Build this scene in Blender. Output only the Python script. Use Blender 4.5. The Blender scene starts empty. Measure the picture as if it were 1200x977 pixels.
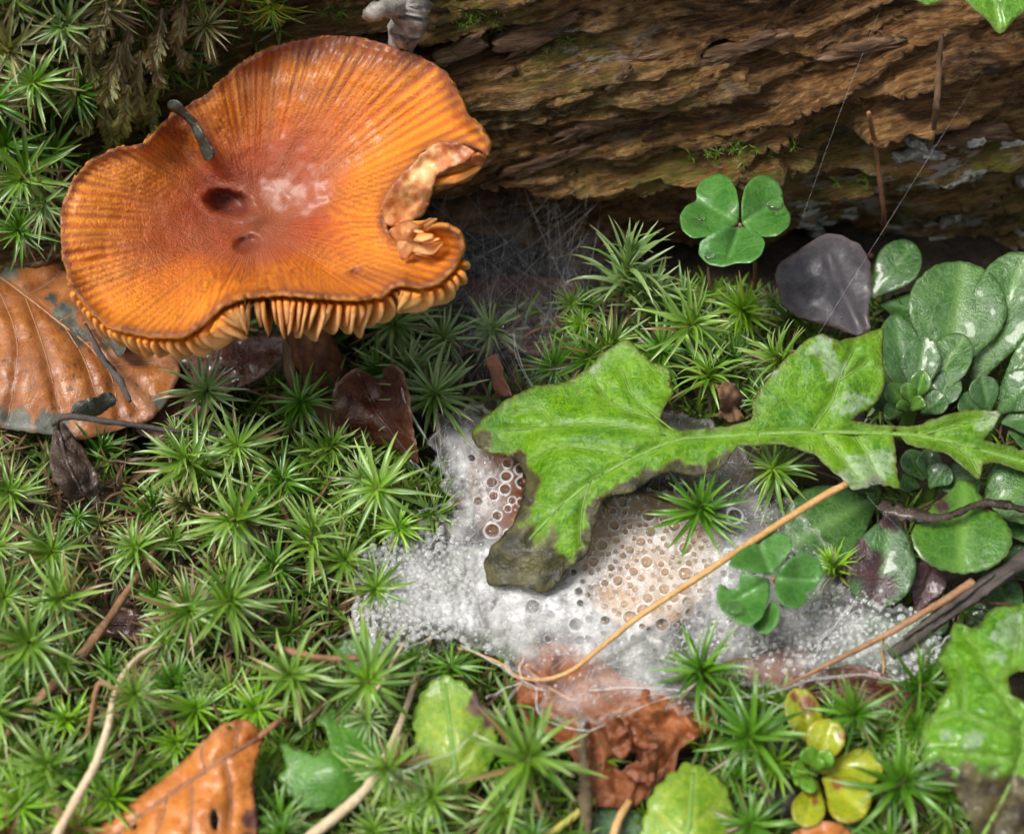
# Woodland floor close-up: orange mushroom, moss, dewy sheet web, rotting log.  All lengths in the code are centimetres (U converts to metres).
import bpy, math, random
import numpy as np
from mathutils import Vector, Matrix
from mathutils.geometry import delaunay_2d_cdt
U = 0.01
random.seed(7); RS = np.random.RandomState(7)
sc = bpy.context.scene
col = sc.collection
R = math.radians

# ---------------------------------------------------------------- camera
CD, DEP, LENS = 24.0, R(50), 50.0
CAM = np.array([0.0, -CD*math.cos(DEP), CD*math.sin(DEP)])
cam = bpy.data.objects.new('camera', bpy.data.cameras.new('camera')); col.objects.link(cam)
cam.location = tuple(CAM*U); cam.rotation_euler = (R(90)-DEP, 0, 0)
cam.data.lens = LENS; cam.data.sensor_width = 36; cam.data.sensor_fit = 'HORIZONTAL'
cam.data.clip_start = 0.002; cam.data.clip_end = 50
cam.data.dof.use_dof = True; cam.data.dof.focus_distance = 0.222; cam.data.dof.aperture_fstop = 18
sc.camera = cam
# ---------------------------------------------------------------- overcast daylight
SUN_EL, SUN_AZ = R(62), R(-108)
w = bpy.data.worlds.new('World'); sc.world = w; w.use_nodes = True
nt = w.node_tree; bg = nt.nodes['Background']
sky = nt.nodes.new('ShaderNodeTexSky'); sky.sky_type = 'NISHITA'; sky.sun_disc = False
sky.sun_elevation = SUN_EL; sky.sun_rotation = SUN_AZ; sky.dust_density = 4.0; sky.air_density = 1.0
hs = nt.nodes.new('ShaderNodeHueSaturation'); hs.inputs['Saturation'].default_value = 0.22
nt.links.new(sky.outputs[0], hs.inputs['Color']); nt.links.new(hs.outputs[0], bg.inputs[0]); bg.inputs[1].default_value = 0.065
sl = bpy.data.lights.new('sun', 'SUN'); sl.energy = 1.5; sl.angle = R(20); sl.color = (1, .965, .9)
so = bpy.data.objects.new('sun', sl); col.objects.link(so); so.location = (0, 0, 1)
sd = Vector((math.sin(SUN_AZ)*math.cos(SUN_EL), math.cos(SUN_AZ)*math.cos(SUN_EL), math.sin(SUN_EL)))
so.rotation_euler = sd.to_track_quat('Z', 'Y').to_euler()
vs = sc.view_settings; vs.view_transform = 'Standard'; vs.look = 'None'; vs.gamma = 1; vs.exposure = 1.48
sc.render.engine = 'CYCLES'; cy = sc.cycles
cy.use_denoising = True; cy.max_bounces = 8; cy.diffuse_bounces = 3; cy.glossy_bounces = 2; cy.transmission_bounces = 5; cy.transparent_max_bounces = 16; cy.use_adaptive_sampling = True; cy.adaptive_threshold = .025
cy.caustics_refractive = True; cy.caustics_reflective = False; cy.sample_clamp_indirect = 4.0; cy.blur_glossy = 0.5

# ---------------------------------------------------------------- projection helpers
FPX = LENS/36*1200
FW = np.array([0, math.cos(DEP), -math.sin(DEP)]); UPV = np.array([0, math.sin(DEP), math.cos(DEP)])
def ray(p):
    p = np.asarray(p, float).reshape(-1, 2)
    return FW + np.outer((p[:,0]-600)/FPX, (1, 0, 0)) - np.outer((p[:,1]-488.5)/FPX, UPV)
def at(p, z):                               # the point seen at photo pixel p that lies z cm above the soil
    d = ray(p); t = (np.asarray(z, float)-CAM[2])/d[:,2]
    return CAM + d*t[:,None]
def at1(px, py, z): return at([(px, py)], [z])[0]
# log: a thick trunk lying behind, its axis turned 8 degrees
LA = R(7); LDIR = np.array([math.cos(LA), math.sin(LA), 0]); LN = np.array([math.sin(LA), -math.cos(LA), 0])
LR, LZ = 12.0, 3.0; LAX = np.array([0, 2.9, LZ]) - LN*LR
def on_log(px, py, out=0.0):                # the point of the log's face seen at a pixel, pushed out by some cm
    d = ray([(px, py)])[0]; o = CAM-LAX
    dn, dz = d@LN, d[2]; on, oz = o@LN, o[2]; r = LR+out
    a = dn*dn+dz*dz; b = 2*(on*dn+oz*dz); c = on*on+oz*oz-r*r
    t = (-b-math.sqrt(max(b*b-4*a*c, 0)))/(2*a)
    return CAM+d*t

# ---------------------------------------------------------------- noise
_perm = RS.permutation(256); _perm = np.concatenate([_perm, _perm, _perm])
_grad = RS.normal(size=(256, 3)); _grad /= np.linalg.norm(_grad, axis=1)[:,None]
def noise(P):
    P = np.asarray(P, float); i = np.floor(P).astype(int); f = P-i; i &= 255
    u = f*f*f*(f*(f*6-15)+10); out = np.zeros(len(P))
    for dx in (0, 1):
        for dy in (0, 1):
            for dz in (0, 1):
                h = _perm[_perm[_perm[(i[:,0]+dx)&255]+((i[:,1]+dy)&255)]+((i[:,2]+dz)&255)]
                g = _grad[h]; dd = f-(dx, dy, dz)
                out += (g*dd).sum(1)*(u[:,0] if dx else 1-u[:,0])*(u[:,1] if dy else 1-u[:,1])*(u[:,2] if dz else 1-u[:,2])
    return out*1.6
def fbm(P, o=4, g=.5):
    P = np.asarray(P, float); s = np.zeros(len(P)); a = 1
    for k in range(o): s += a*noise(P*2**k+k*17.3); a *= g
    return s
def sstep(a, b, x): t = np.clip((x-a)/(b-a), 0, 1); return t*t*(3-2*t)
def xyz(x, y, z=0): return np.column_stack([x, y, np.full(len(x), z) if np.isscalar(z) else z])

# ---------------------------------------------------------------- mesh helpers
def raw_mesh(name, V, F, mat, attrs=None, smooth=True):
    """V (n,3) cm, F a list of (m,k) index arrays"""
    me = bpy.data.meshes.new(name); V = np.asarray(V, np.float32)
    if not isinstance(F, list): F = [F]
    F = [np.asarray(f, np.int32) for f in F if len(f)]
    me.vertices.add(len(V)); me.vertices.foreach_set('co', (V*U).ravel())
    nl = sum(f.size for f in F); nf = sum(len(f) for f in F)
    me.loops.add(nl); me.loops.foreach_set('vertex_index', np.concatenate([f.ravel() for f in F]))
    me.polygons.add(nf); st = []; k = 0
    for f in F: st.append(np.arange(len(f))*f.shape[1]+k); k += f.size
    me.polygons.foreach_set('loop_start', np.concatenate(st).astype(np.int32))
    me.polygons.foreach_set('use_smooth', np.full(nf, smooth))
    A = {'co': V}; A.update(attrs or {})
    for n, a in A.items():
        a = np.asarray(a, np.float32)
        if a.ndim == 1: me.attributes.new(n, 'FLOAT', 'POINT').data.foreach_set('value', a)
        else: me.attributes.new(n, 'FLOAT_VECTOR', 'POINT').data.foreach_set('vector', np.ascontiguousarray(a).ravel())
    me.update(); me.validate()
    if mat: me.materials.append(mat)
    return me
def tag(o, label=None, cat=None, group=None, kind=None):
    for k, v in (('label', label), ('category', cat), ('group', group), ('kind', kind)):
        if v: o[k] = v
    return o
def thing(name, loc, label, cat, group=None):
    o = bpy.data.objects.new(name, None); col.objects.link(o); o.empty_display_size = .005
    o.location = tuple(np.asarray(loc)*U); return tag(o, label, cat, group)
def obj(name, V, F, mat, parent=None, attrs=None, smooth=True, label=None, cat=None, group=None, kind=None):
    """one mesh object from world-space cm coordinates"""
    V = np.asarray(V, float)
    org = np.array([V[:,0].mean(), V[:,1].mean(), V[:,2].min()])
    a = {'co': V}; a.update(attrs or {})
    o = bpy.data.objects.new(name, raw_mesh(name, V-org, F, mat, a, smooth)); col.objects.link(o)
    p = org*U
    if parent is not None:
        o.parent = parent; q = parent
        while q is not None: p = p-np.array(q.location); q = q.parent
    o.location = tuple(p)
    return tag(o, label, cat, group, kind)
def join(parts):
    V = []; F = []; n = 0
    for v, f in parts: V.append(v); F.append(np.asarray(f)+n); n += len(v)
    return np.concatenate(V), np.concatenate(F)
def frames(P):
    T = np.gradient(P, axis=0); T /= np.linalg.norm(T, axis=1)[:,None]+1e-9
    A = np.tile((0, 0, 1.0), (len(P), 1)); A[np.abs(T[:,2]) > .9] = (1, 0, 0)
    N = np.cross(T, A); N /= np.linalg.norm(N, axis=1)[:,None]+1e-9
    return T, N, np.cross(N, T)
def smooth_path(P, n):
    """Catmull-Rom through control points"""
    P = np.asarray(P, float); m = len(P)
    if m == 2: return P[0]+(P[1]-P[0])*np.linspace(0, 1, n)[:,None]
    Q = np.vstack([2*P[0]-P[1], P, 2*P[-1]-P[-2]]); t = np.linspace(0, m-1-1e-9, n); i = t.astype(int); f = (t-i)[:,None]
    a, b, c, d = Q[i], Q[i+1], Q[i+2], Q[i+3]
    return .5*(2*b+(c-a)*f+(2*a-5*b+4*c-d)*f*f+(3*b-a-3*c+d)*f**3)
def tube(P, r, k=6, rough=0.0, flat=1.0):
    P = np.asarray(P, float); n = len(P); r = np.broadcast_to(np.asarray(r, float), (n,))
    T, N, B = frames(P); an = np.arange(k)*2*math.pi/k
    rr = r[:,None]*np.ones(k)
    if rough: rr = rr*(1+rough*noise(np.column_stack([np.repeat(np.arange(n)*.9*min(1, 34/n), k), np.tile(an, n)*1.3, np.full(n*k, P[0,0]*7)])).reshape(n, k))
    V = P[:,None,:]+rr[...,None]*(N[:,None,:]*np.cos(an)[None,:,None]+flat*B[:,None,:]*np.sin(an)[None,:,None])
    V = V.reshape(-1, 3); i = np.arange(n-1)[:,None]*k; j = np.arange(k)[None,:]; j2 = (j+1) % k
    F = np.stack([i+j, i+j2, i+k+j2, i+k+j], -1).reshape(-1, 4)
    c0, c1 = len(V), len(V)+1; V = np.vstack([V, P[0], P[-1]]); jj = np.arange(k); j3 = (jj+1) % k
    F = np.vstack([F, np.column_stack([j3, jj, np.full(k, c0), np.full(k, c0)])[:, [0, 1, 2, 2]], np.column_stack([(n-1)*k+jj, (n-1)*k+j3, np.full(k, c1), np.full(k, c1)])])
    return V, F
def fixf(F):                                 # split degenerate quads (caps) from real ones
    d = F[:,2] == F[:,3]
    return [f for f in (F[~d], F[d][:,:3]) if len(f)]
def tube_obj(name, P, r, mat, n=24, k=7, rough=.15, flat=1.0, **kw):
    Q = smooth_path(P, n); rr = np.interp(np.linspace(0, 1, n), np.linspace(0, 1, len(np.atleast_1d(r))), np.atleast_1d(r)) if np.ndim(r) else r
    V, F = tube(Q, rr, k, rough, flat)
    return obj(name, V, fixf(F), mat, **kw)
def pxpath(L): return np.array([at1(*p) for p in L])       # [(px, py, z)] -> points

def pip(P, poly):
    P = np.asarray(P); poly = np.asarray(poly, float); x, y = P[:,0], P[:,1]; c = np.zeros(len(P), bool); q = np.roll(poly, -1, 0)
    for (x0, y0), (x1, y1) in zip(poly, q):
        if y0 == y1: continue
        c ^= ((y0 > y) != (y1 > y)) & (x < (x1-x0)*(y-y0)/(y1-y0)+x0)
    return c
def dist_poly(P, L, closed=False):
    L = np.asarray(L, float); Q = np.roll(L, -1, 0) if closed else L[1:]; A = L if closed else L[:-1]
    best = np.full(len(P), 1e9)
    for a, b in zip(A, Q):
        ab = b-a; t = np.clip(((P-a)@ab)/(ab@ab+1e-9), 0, 1); best = np.minimum(best, np.linalg.norm(P-a-t[:,None]*ab, axis=1))
    return best
class TPS:                                   # smooth height field through (px, py, z)
    def __init__(s, C):
        C = np.asarray(C, float); s.X = C[:,:2]/100; n = len(C)
        K = s.k(s.X, s.X)+np.eye(n)*1e-4; Pm = np.column_stack([np.ones(n), s.X])
        A = np.zeros((n+3, n+3)); A[:n,:n] = K; A[:n,n:] = Pm; A[n:,:n] = Pm.T
        s.w = np.linalg.lstsq(A, np.concatenate([C[:,2], np.zeros(3)]), rcond=None)[0]
    def k(s, A, B): r2 = ((A[:,None]-B[None])**2).sum(-1); return r2*np.log(r2+1e-9)*.5
    def __call__(s, p):
        p = np.asarray(p, float).reshape(-1, 2)/100; n = len(s.X)
        return s.k(p, s.X)@s.w[:n]+s.w[n]+p@s.w[n+1:]
def dense(poly, step, jit=0.0, serr=0.0, period=18, closed=True, seed=0):
    """resample an outline, with a ragged (jit) or toothed (serr) edge, in photo pixels"""
    P = np.asarray(poly, float); out = []
    for b, c in zip(P, np.roll(P, -1, 0)):
        n = max(1, int(np.linalg.norm(c-b)/step)); out.append(b+(c-b)*(np.arange(n)/n)[:,None])
    P = np.vstack(out)
    for _ in range(2): P = .25*np.roll(P, 1, 0)+.5*P+.25*np.roll(P, -1, 0)
    T = np.roll(P, -1, 0)-np.roll(P, 1, 0); T /= np.linalg.norm(T, axis=1)[:,None]+1e-9; N = np.column_stack([T[:,1], -T[:,0]])
    ar = .5*np.sum(P[:,0]*np.roll(P[:,1], -1)-np.roll(P[:,0], -1)*P[:,1])
    if ar < 0: N = -N
    L = np.cumsum(np.linalg.norm(P-np.roll(P, 1, 0), axis=1)); q = xyz(L/9, np.zeros(len(L)), seed+.5)
    off = jit*fbm(q, 3)
    if serr: ph = (L/period) % 1; off = off+serr*(np.abs(np.sin(math.pi*ph))-.6)
    return P+N*off[:,None]
LEAFPOLYS = []
def sheet(poly, hz, step=6, veins=(), vdepth=.03, vw=4, thick=.025, jit=1.5, serr=0, period=18, holes=(), wob=.04, wfreq=.9, decay=(), seed=1, cup=0.0, zfun=None, dn=7, pale=(), crease=0.0):
    """a leaf blade with real thickness laid through the pixels of its outline at heights hz; returns V, F, attrs"""
    O = dense(poly, step*.8, jit, serr, period, seed=seed); H = [dense(h, step*.6, .6, seed=seed+k) for k, h in enumerate(holes)]
    lo, hi = O.min(0), O.max(0); gx, gy = np.meshgrid(np.arange(lo[0], hi[0], step), np.arange(lo[1], hi[1], step))
    gx = gx+(np.arange(gx.shape[0])[:,None] % 2)*step*.5
    G = np.column_stack([gx.ravel(), gy.ravel()])+np.random.RandomState(seed).uniform(-.18, .18, (gx.size, 2))*step
    G = G[pip(G, O)]; loops = [O]+H
    ok = np.ones(len(G), bool)
    for l in loops: ok &= dist_poly(G, l, True) > step*.45
    for h in H: ok &= ~pip(G, h)
    G = G[ok]; pts = np.vstack(loops+[G]); E = []; n = 0
    for l in loops: m = len(l); E += [(n+i, n+(i+1) % m) for i in range(m)]; n += m
    r = delaunay_2d_cdt([Vector(p) for p in pts], E, [], 0, 1e-5)
    P = np.array([tuple(v) for v in r[0]]); F = np.array([f for f in r[2] if len(f) == 3])
    cen = P[F].mean(1); keep = pip(cen, O)
    for h in H: keep &= ~pip(cen, h)
    F = F[keep]; a = P[F]; cr = (a[:,1,0]-a[:,0,0])*(a[:,2,1]-a[:,0,1])-(a[:,1,1]-a[:,0,1])*(a[:,2,0]-a[:,0,0])
    F[cr > 0] = F[cr > 0][:,::-1]                       # photo y runs down: make the faces look at the camera
    zf = TPS(hz); edge = dist_poly(P, O, True)
    for h in H: edge = np.minimum(edge, dist_poly(P, h, True))
    z = zf(P) if zfun is None else zfun(P)
    vein = np.zeros(len(P))
    for v in veins:
        vv = smooth_path(v, max(2, len(v)*4)); d = dist_poly(P, vv); vein = np.maximum(vein, np.exp(-(d/vw)**2))
    nz = fbm(xyz(P[:,0]/70*wfreq, P[:,1]/70*wfreq, seed*3.7), 4)
    z = z+wob*nz-vdepth*vein+cup*np.exp(-(edge/14)**2)
    if crease: z = z+crease*(.6-np.abs(fbm(xyz(P[:,0]/46, P[:,1]/46, seed*1.3), 3))*1.8)*sstep(0, 10, edge)
    dec = np.zeros(len(P))
    for (dx, dy, dr) in decay:
        d = np.hypot(P[:,0]-dx, P[:,1]-dy)/dr+.45*fbm(xyz(P[:,0]/22, P[:,1]/22, seed+9.1), 3); dec = np.maximum(dec, 1-sstep(.75, 1.1, d))
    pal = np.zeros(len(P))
    for (dx, dy, dr) in pale:  # mask of painted wet-sheen patches
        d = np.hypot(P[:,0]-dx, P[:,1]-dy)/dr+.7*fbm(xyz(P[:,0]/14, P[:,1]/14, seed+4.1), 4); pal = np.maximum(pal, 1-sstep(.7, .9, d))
    V = at(P, z)
    fn = np.cross(V[F[:,1]]-V[F[:,0]], V[F[:,2]]-V[F[:,0]]); N = np.zeros_like(V)
    for k in range(3): np.add.at(N, F[:,k], fn)
    N /= np.linalg.norm(N, axis=1)[:,None]+1e-12
    m = len(V); ed = {}
    for f in F:
        for k in range(3):
            e = (int(f[k]), int(f[(k+1) % 3])); ed[e] = 1
    bd = np.array([e for e in ed if (e[1], e[0]) not in ed])
    th = thick*np.clip(edge/6, .35, 1)[:,None]
    V2 = np.vstack([V, V-N*th]); F2 = [np.vstack([F, F[:,::-1]+m])]
    if len(bd): F2.append(np.column_stack([bd[:,1], bd[:,0], bd[:,0]+m, bd[:,1]+m]))
    dd = lambda x: np.concatenate([x, x])
    LEAFPOLYS.append(O)
    return V2, F2, {'vein': dd(vein), 'edge': dd(np.exp(-edge/dn)), 'decay': dd(dec), 'pale': dd(pal)}
def vein_tubes(parent, veins, hz, mat, r=(.05, .02), lift=.01, name='side_vein', wob=.04, wfreq=.9, seed=1, **kw):
    zf = TPS(hz)
    for k, v in enumerate(veins):
        p = smooth_path(v, 20); z = zf(p)+wob*fbm(xyz(p[:,0]/70*wfreq, p[:,1]/70*wfreq, seed*3.7), 4)+lift
        V, F = tube(at(p, z), np.linspace(r[0], r[1], 20), 6, 0, .6); last = obj(name, V, fixf(F), mat, parent)
    return last

# ---------------------------------------------------------------- material helpers
class NB:
    def __init__(s, name):
        s.m = bpy.data.materials.new(name); s.m.use_nodes = True; s.t = s.m.node_tree; s.b = s.t.nodes['Principled BSDF']; s.out = s.t.nodes['Material Output']
    def n(s, typ, **kw):
        x = s.t.nodes.new('ShaderNode'+typ)
        for k, v in kw.items(): setattr(x, k, v)
        return x
    def l(s, a, b): s.t.links.new(a, b)
    def attr(s, name, vec=False): x = s.n('Attribute', attribute_name=name); return x.outputs['Vector' if vec else 'Fac']
    def noise(s, scale, detail=5, rough=.55, vec=None, dist=0.0, stretch=None):
        x = s.n('TexNoise'); x.inputs['Scale'].default_value = scale; x.inputs['Detail'].default_value = detail; x.inputs['Roughness'].default_value = rough; x.inputs['Distortion'].default_value = dist
        v = vec if vec is not None else s.attr('co', True)
        if stretch: mp = s.n('Mapping'); mp.inputs['Scale'].default_value = stretch; s.l(v, mp.inputs[0]); v = mp.outputs[0]
        s.l(v, x.inputs['Vector']); return x.outputs['Fac']
    def voro(s, scale, vec=None, feature='F1', stretch=None):
        x = s.n('TexVoronoi', feature=feature); x.inputs['Scale'].default_value = scale
        v = vec if vec is not None else s.attr('co', True)
        if stretch: mp = s.n('Mapping'); mp.inputs['Scale'].default_value = stretch; s.l(v, mp.inputs[0]); v = mp.outputs[0]
        s.l(v, x.inputs['Vector']); return x.outputs['Distance']
    def ramp(s, f, stops):
        x = s.n('ValToRGB'); e = x.color_ramp.elements
        while len(e) < len(stops): e.new(.5)
        for i, (p, c) in enumerate(stops):
            e[i].position = p; e[i].color = (c, c, c, 1) if np.isscalar(c) else (*c, 1)
        s.l(f, x.inputs[0]); return x.outputs[0]
    def mix(s, f, a, b, mode='MIX'):
        x = s.n('MixRGB', blend_type=mode)
        for i, v in enumerate((f, a, b)):
            if hasattr(v, 'is_linked'): s.l(v, x.inputs[i])
            else: x.inputs[i].default_value = v if i == 0 else (*v, 1)
        return x.outputs[0]
    def math(s, op, a, b=0.0, c=None):
        x = s.n('Math', operation=op)
        for i, v in enumerate((a, b) if c is None else (a, b, c)):
            if hasattr(v, 'is_linked'): s.l(v, x.inputs[i])
            else: x.inputs[i].default_value = v
        return x.outputs[0]
    def bump(s, h, dist=.02, strength=.6, prev=None):
        x = s.n('Bump'); x.inputs['Distance'].default_value = dist*U; x.inputs['Strength'].default_value = strength; s.l(h, x.inputs['Height'])
        if prev is not None: s.l(prev, x.inputs['Normal'])
        return x.outputs[0]
    def set(s, **kw):
        for k, v in kw.items():
            i = s.b.inputs[k.replace('_', ' ')]
            if hasattr(v, 'is_linked'): s.l(v, i)
            elif isinstance(v, tuple) and len(v) == 3 and i.type == 'RGBA': i.default_value = (*v, 1)
            else: i.default_value = v
        return s
    def translucent(s, colr, amount):
        tr = s.n('BsdfTranslucent'); mx = s.n('MixShader')
        if hasattr(colr, 'is_linked'): s.l(colr, tr.inputs[0])
        else: tr.inputs[0].default_value = (*colr, 1)
        mx.inputs[0].default_value = amount
        s.l(s.b.outputs[0], mx.inputs[1]); s.l(tr.outputs[0], mx.inputs[2]); s.l(mx.outputs[0], s.out.inputs[0]); return s
# ---------------------------------------------------------------- materials
def leaf_mat(name, c1, c2, vein, edge=None, decay=(.05, .035, .03), rough=.4, trans=.25, nscale=1.6, spots=None, coat=0.0, bump=.5, edgew=.8, decay2=None, veinamt=.6, net=None, netamt=.35, netscale=3.2, halo=None, netb=-.15, vline=None):
    b = NB(name); n1 = b.noise(nscale, 6, .62); n2 = b.noise(nscale*8, 5, .65); n3 = b.noise(30, 3, .6)
    f = b.ramp(b.mix(.42, n1, n2), [(.40, 0.0), (.60, 1.0)])
    c = b.mix(f, c1, c2); c = b.mix(b.ramp(n3, [(.42, 0.0), (.72, .40)]), c, tuple(x*.45 for x in c1))
    warp = b.n('VectorMath', operation='ADD'); nw = b.n('TexNoise'); nw.inputs['Scale'].default_value = 5; b.l(b.attr('co', True), nw.inputs['Vector']); sw = b.n('VectorMath', operation='SCALE'); sw.inputs[3].default_value = .22; b.l(nw.outputs['Color'], sw.inputs[0]); b.l(b.attr('co', True), warp.inputs[0]); b.l(sw.outputs[0], warp.inputs[1])
    vd = b.voro(netscale, warp.outputs[0], 'DISTANCE_TO_EDGE'); vd2 = b.voro(netscale*2.7, warp.outputs[0], 'DISTANCE_TO_EDGE')
    nets = b.math('MAXIMUM', b.ramp(vd, [(0.0, 1.0), (.07, 0.0)]), b.math('MULTIPLY', b.ramp(vd2, [(0.0, 1.0), (.10, 0.0)]), .6))
    c = b.mix(b.math('MULTIPLY', nets, netamt), c, net or vein)
    c = b.mix(b.math('MULTIPLY', b.attr('vein'), veinamt), c, vein)
    if vline: c = b.mix(b.ramp(b.attr('vein'), [(.86, 0.0), (.96, .75)]), c, vline)
    if spots: c = b.mix(b.ramp(b.noise(6.5, 4, .6), [(.62, 0.0), (.67, .8)]), c, spots)
    if edge: c = b.mix(b.math('MULTIPLY', b.attr('edge'), edgew), c, edge)
    dn = b.ramp(b.noise(3, 5, .6), [(.40, 0.0), (.62, 1.0)]); da = b.attr('decay')
    if halo: c = b.mix(b.ramp(da, [(.0, 0.0), (.35, .85)]), c, halo); da = b.ramp(da, [(.25, 0.0), (.85, .86)])
    c = b.mix(da, c, b.mix(dn, decay, decay2 or tuple(x*2.6 for x in decay)))
    c = b.mix(b.math('MULTIPLY', b.math('MULTIPLY', b.attr('pale'), b.ramp(b.noise(12, 4, .6), [(.35, .25), (.6, 1.0)])), .6), c, (.44, .52, .40))  # wet sky sheen painted into the leaf colour as whitish patches
    wet = b.ramp(b.noise(2.3, 4, .6), [(.40, rough*.5), (.6, rough*1.3)])
    h = b.math('ADD', b.math('ADD', b.noise(9, 5, .65), b.math('MULTIPLY', n3, .35)), b.math('MULTIPLY', nets, netb))
    b.set(Base_Color=c, Roughness=wet, Normal=b.bump(h, .05, bump), Specular_IOR_Level=.5, Coat_Weight=coat, Coat_Roughness=.1)
    return b.translucent(b.mix(1.0, c, (1.0, 1.0, .55), 'MULTIPLY'), trans).m if trans else b.m
M = {}
M['green'] = leaf_mat('leaf_fresh_green', (.045, .18, .001), (.19, .40, .002), (.24, .44, .05), edge=(.10, .09, .02), decay=(.012, .009, .007), decay2=(.095, .085, .028), halo=(.14, .12, .03), netb=-.12, netamt=.4, vline=(.04, .10, .005), veinamt=.55, bump=.6, rough=.42, coat=.06, trans=.35, spots=(.10, .17, .01))
M['green_wet'] = leaf_mat('leaf_wet_green', (.055, .22, .002), (.18, .42, .004), (.24, .46, .06), edge=(.10, .12, .02), decay=(.05, .035, .02), decay2=(.16, .13, .05), rough=.30, coat=.45, trans=.35, bump=.8, netb=-.2, netamt=.4, vline=(.05, .13, .005))
M['sorrel'] = leaf_mat('leaf_wood_sorrel', (.045, .165, .022), (.085, .25, .035), (.15, .32, .09), edge=(.13, .30, .10), rough=.42, coat=.25, trans=.3, nscale=2.5, bump=.3, edgew=.4)
M['sax'] = leaf_mat('leaf_saxifrage', (.016, .062, .012), (.042, .12, .024), (.10, .19, .06), edge=(.07, .12, .045), decay=(.022, .009, .009), rough=.38, coat=.3, trans=.06, nscale=2.2, bump=.5, edgew=.5)
M['sax_pale'] = leaf_mat('leaf_saxifrage_pale', (.022, .082, .012), (.055, .14, .026), (.13, .24, .06), edge=(.07, .13, .04), decay=(.05, .018, .016), rough=.4, coat=.25, trans=.08, nscale=2.2, bump=.5, edgew=.5)
M['sax_bright'] = leaf_mat('leaf_bright_round', (.03, .12, .006), (.065, .19, .012), (.16, .32, .05), edge=(.08, .11, .03), decay=(.035, .016, .014), rough=.38, coat=.4, trans=.2, nscale=2.2, bump=.35, edgew=.5)
M['crenate'] = leaf_mat('leaf_crenate_green', (.045, .16, .012), (.09, .25, .02), (.10, .22, .04), edge=(.08, .17, .03), decay=(.05, .022, .02), rough=.42, coat=.2, trans=.2, nscale=2.0, edgew=.4)
M['crenate_yellow'] = leaf_mat('leaf_crenate_yellowing', (.10, .26, .012), (.30, .42, .018), (.34, .42, .06), edge=(.14, .24, .03), decay=(.06, .03, .025), rough=.42, coat=.2, trans=.25, nscale=1.2, edgew=.5)
M['yellow'] = leaf_mat('leaf_yellow_succulent', (.22, .30, .008), (.40, .41, .014), (.40, .42, .03), edge=(.28, .17, .02), decay=(.13, .045, .012), rough=.35, coat=.4, trans=.2, nscale=2.6, spots=(.20, .11, .012), bump=.3, edgew=.5)
M['succ'] = leaf_mat('leaf_green_succulent', (.09, .25, .02), (.15, .33, .03), (.18, .35, .04), rough=.35, coat=.4, trans=.15, nscale=2.6, bump=.25)
M['beech'] = leaf_mat('leaf_brown_beech', (.26, .085, .022), (.42, .15, .035), (.20, .065, .02), edge=(.17, .07, .035), decay=(.045, .05, .042), decay2=(.13, .135, .10), rough=.5, coat=.08, trans=.12, nscale=1.0, spots=(.075, .04, .03), bump=.3, veinamt=.8, netamt=.15)
M['beech_vein'] = leaf_mat('beech_vein', (.30, .14, .05), (.36, .18, .07), (.3, .14, .05), rough=.5, trans=0)
M['orange'] = leaf_mat('leaf_orange_fallen', (.44, .12, .012), (.62, .22, .03), (.40, .15, .04), edge=(.26, .10, .035), decay=(.08, .03, .02), rough=.45, coat=.15, trans=.15, nscale=1.3, spots=(.22, .08, .03), bump=.4, veinamt=.7, netamt=.2)
M['russet'] = leaf_mat('leaf_russet_crumpled', (.17, .048, .014), (.36, .12, .034), (.28, .10, .035), edge=(.16, .05, .02), decay=(.05, .02, .015), rough=.58, coat=0.0, trans=.15, nscale=1.1, spots=(.12, .035, .016), netamt=.2, bump=.5)
M['darkbrown'] = leaf_mat('leaf_dark_brown', (.045, .014, .008), (.13, .036, .016), (.10, .035, .02), edge=(.16, .075, .045), decay=(.03, .012, .01), rough=.30, coat=.5, trans=.05, nscale=1.3, bump=.8)
M['blackleaf'] = leaf_mat('leaf_black_shrivelled', (.022, .013, .009), (.06, .036, .024), (.05, .03, .02), edge=(.07, .045, .03), rough=.5, coat=.2, trans=0, nscale=2.5, bump=1.0)
M['greyfrag'] = leaf_mat('leaf_grey_fragment', (.055, .062, .05), (.12, .135, .11), (.09, .10, .08), edge=(.05, .05, .04), rough=.4, coat=.2, trans=0, nscale=2.5, bump=.8)
M['greyleaf'] = leaf_mat('leaf_grey_purple', (.034, .032, .037), (.058, .054, .061), (.06, .05, .06), edge=(.07, .045, .04), rough=.75, coat=0.0, trans=.04, nscale=4.5, bump=.2, netamt=.1, edgew=.6)
M['plum'] = leaf_mat('leaf_plum_dark', (.05, .018, .022), (.085, .03, .035), (.05, .02, .02), rough=.4, coat=.2, trans=0, nscale=2)
M['pink'] = leaf_mat('leaf_pinkish_fragment', (.30, .12, .07), (.40, .18, .11), (.28, .11, .07), edge=(.2, .09, .06), rough=.5, trans=.1)
M['tan'] = leaf_mat('leaf_pale_tan', (.50, .30, .15), (.66, .43, .25), (.42, .22, .10), edge=(.4, .22, .1), rough=.5, trans=.1, nscale=1.2)
M['frag_green'] = leaf_mat('strip_grey_green', (.04, .055, .045), (.10, .125, .095), (.05, .06, .05), edge=(.035, .04, .035), rough=.4, coat=.2, trans=0, nscale=3, bump=.8)
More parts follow.
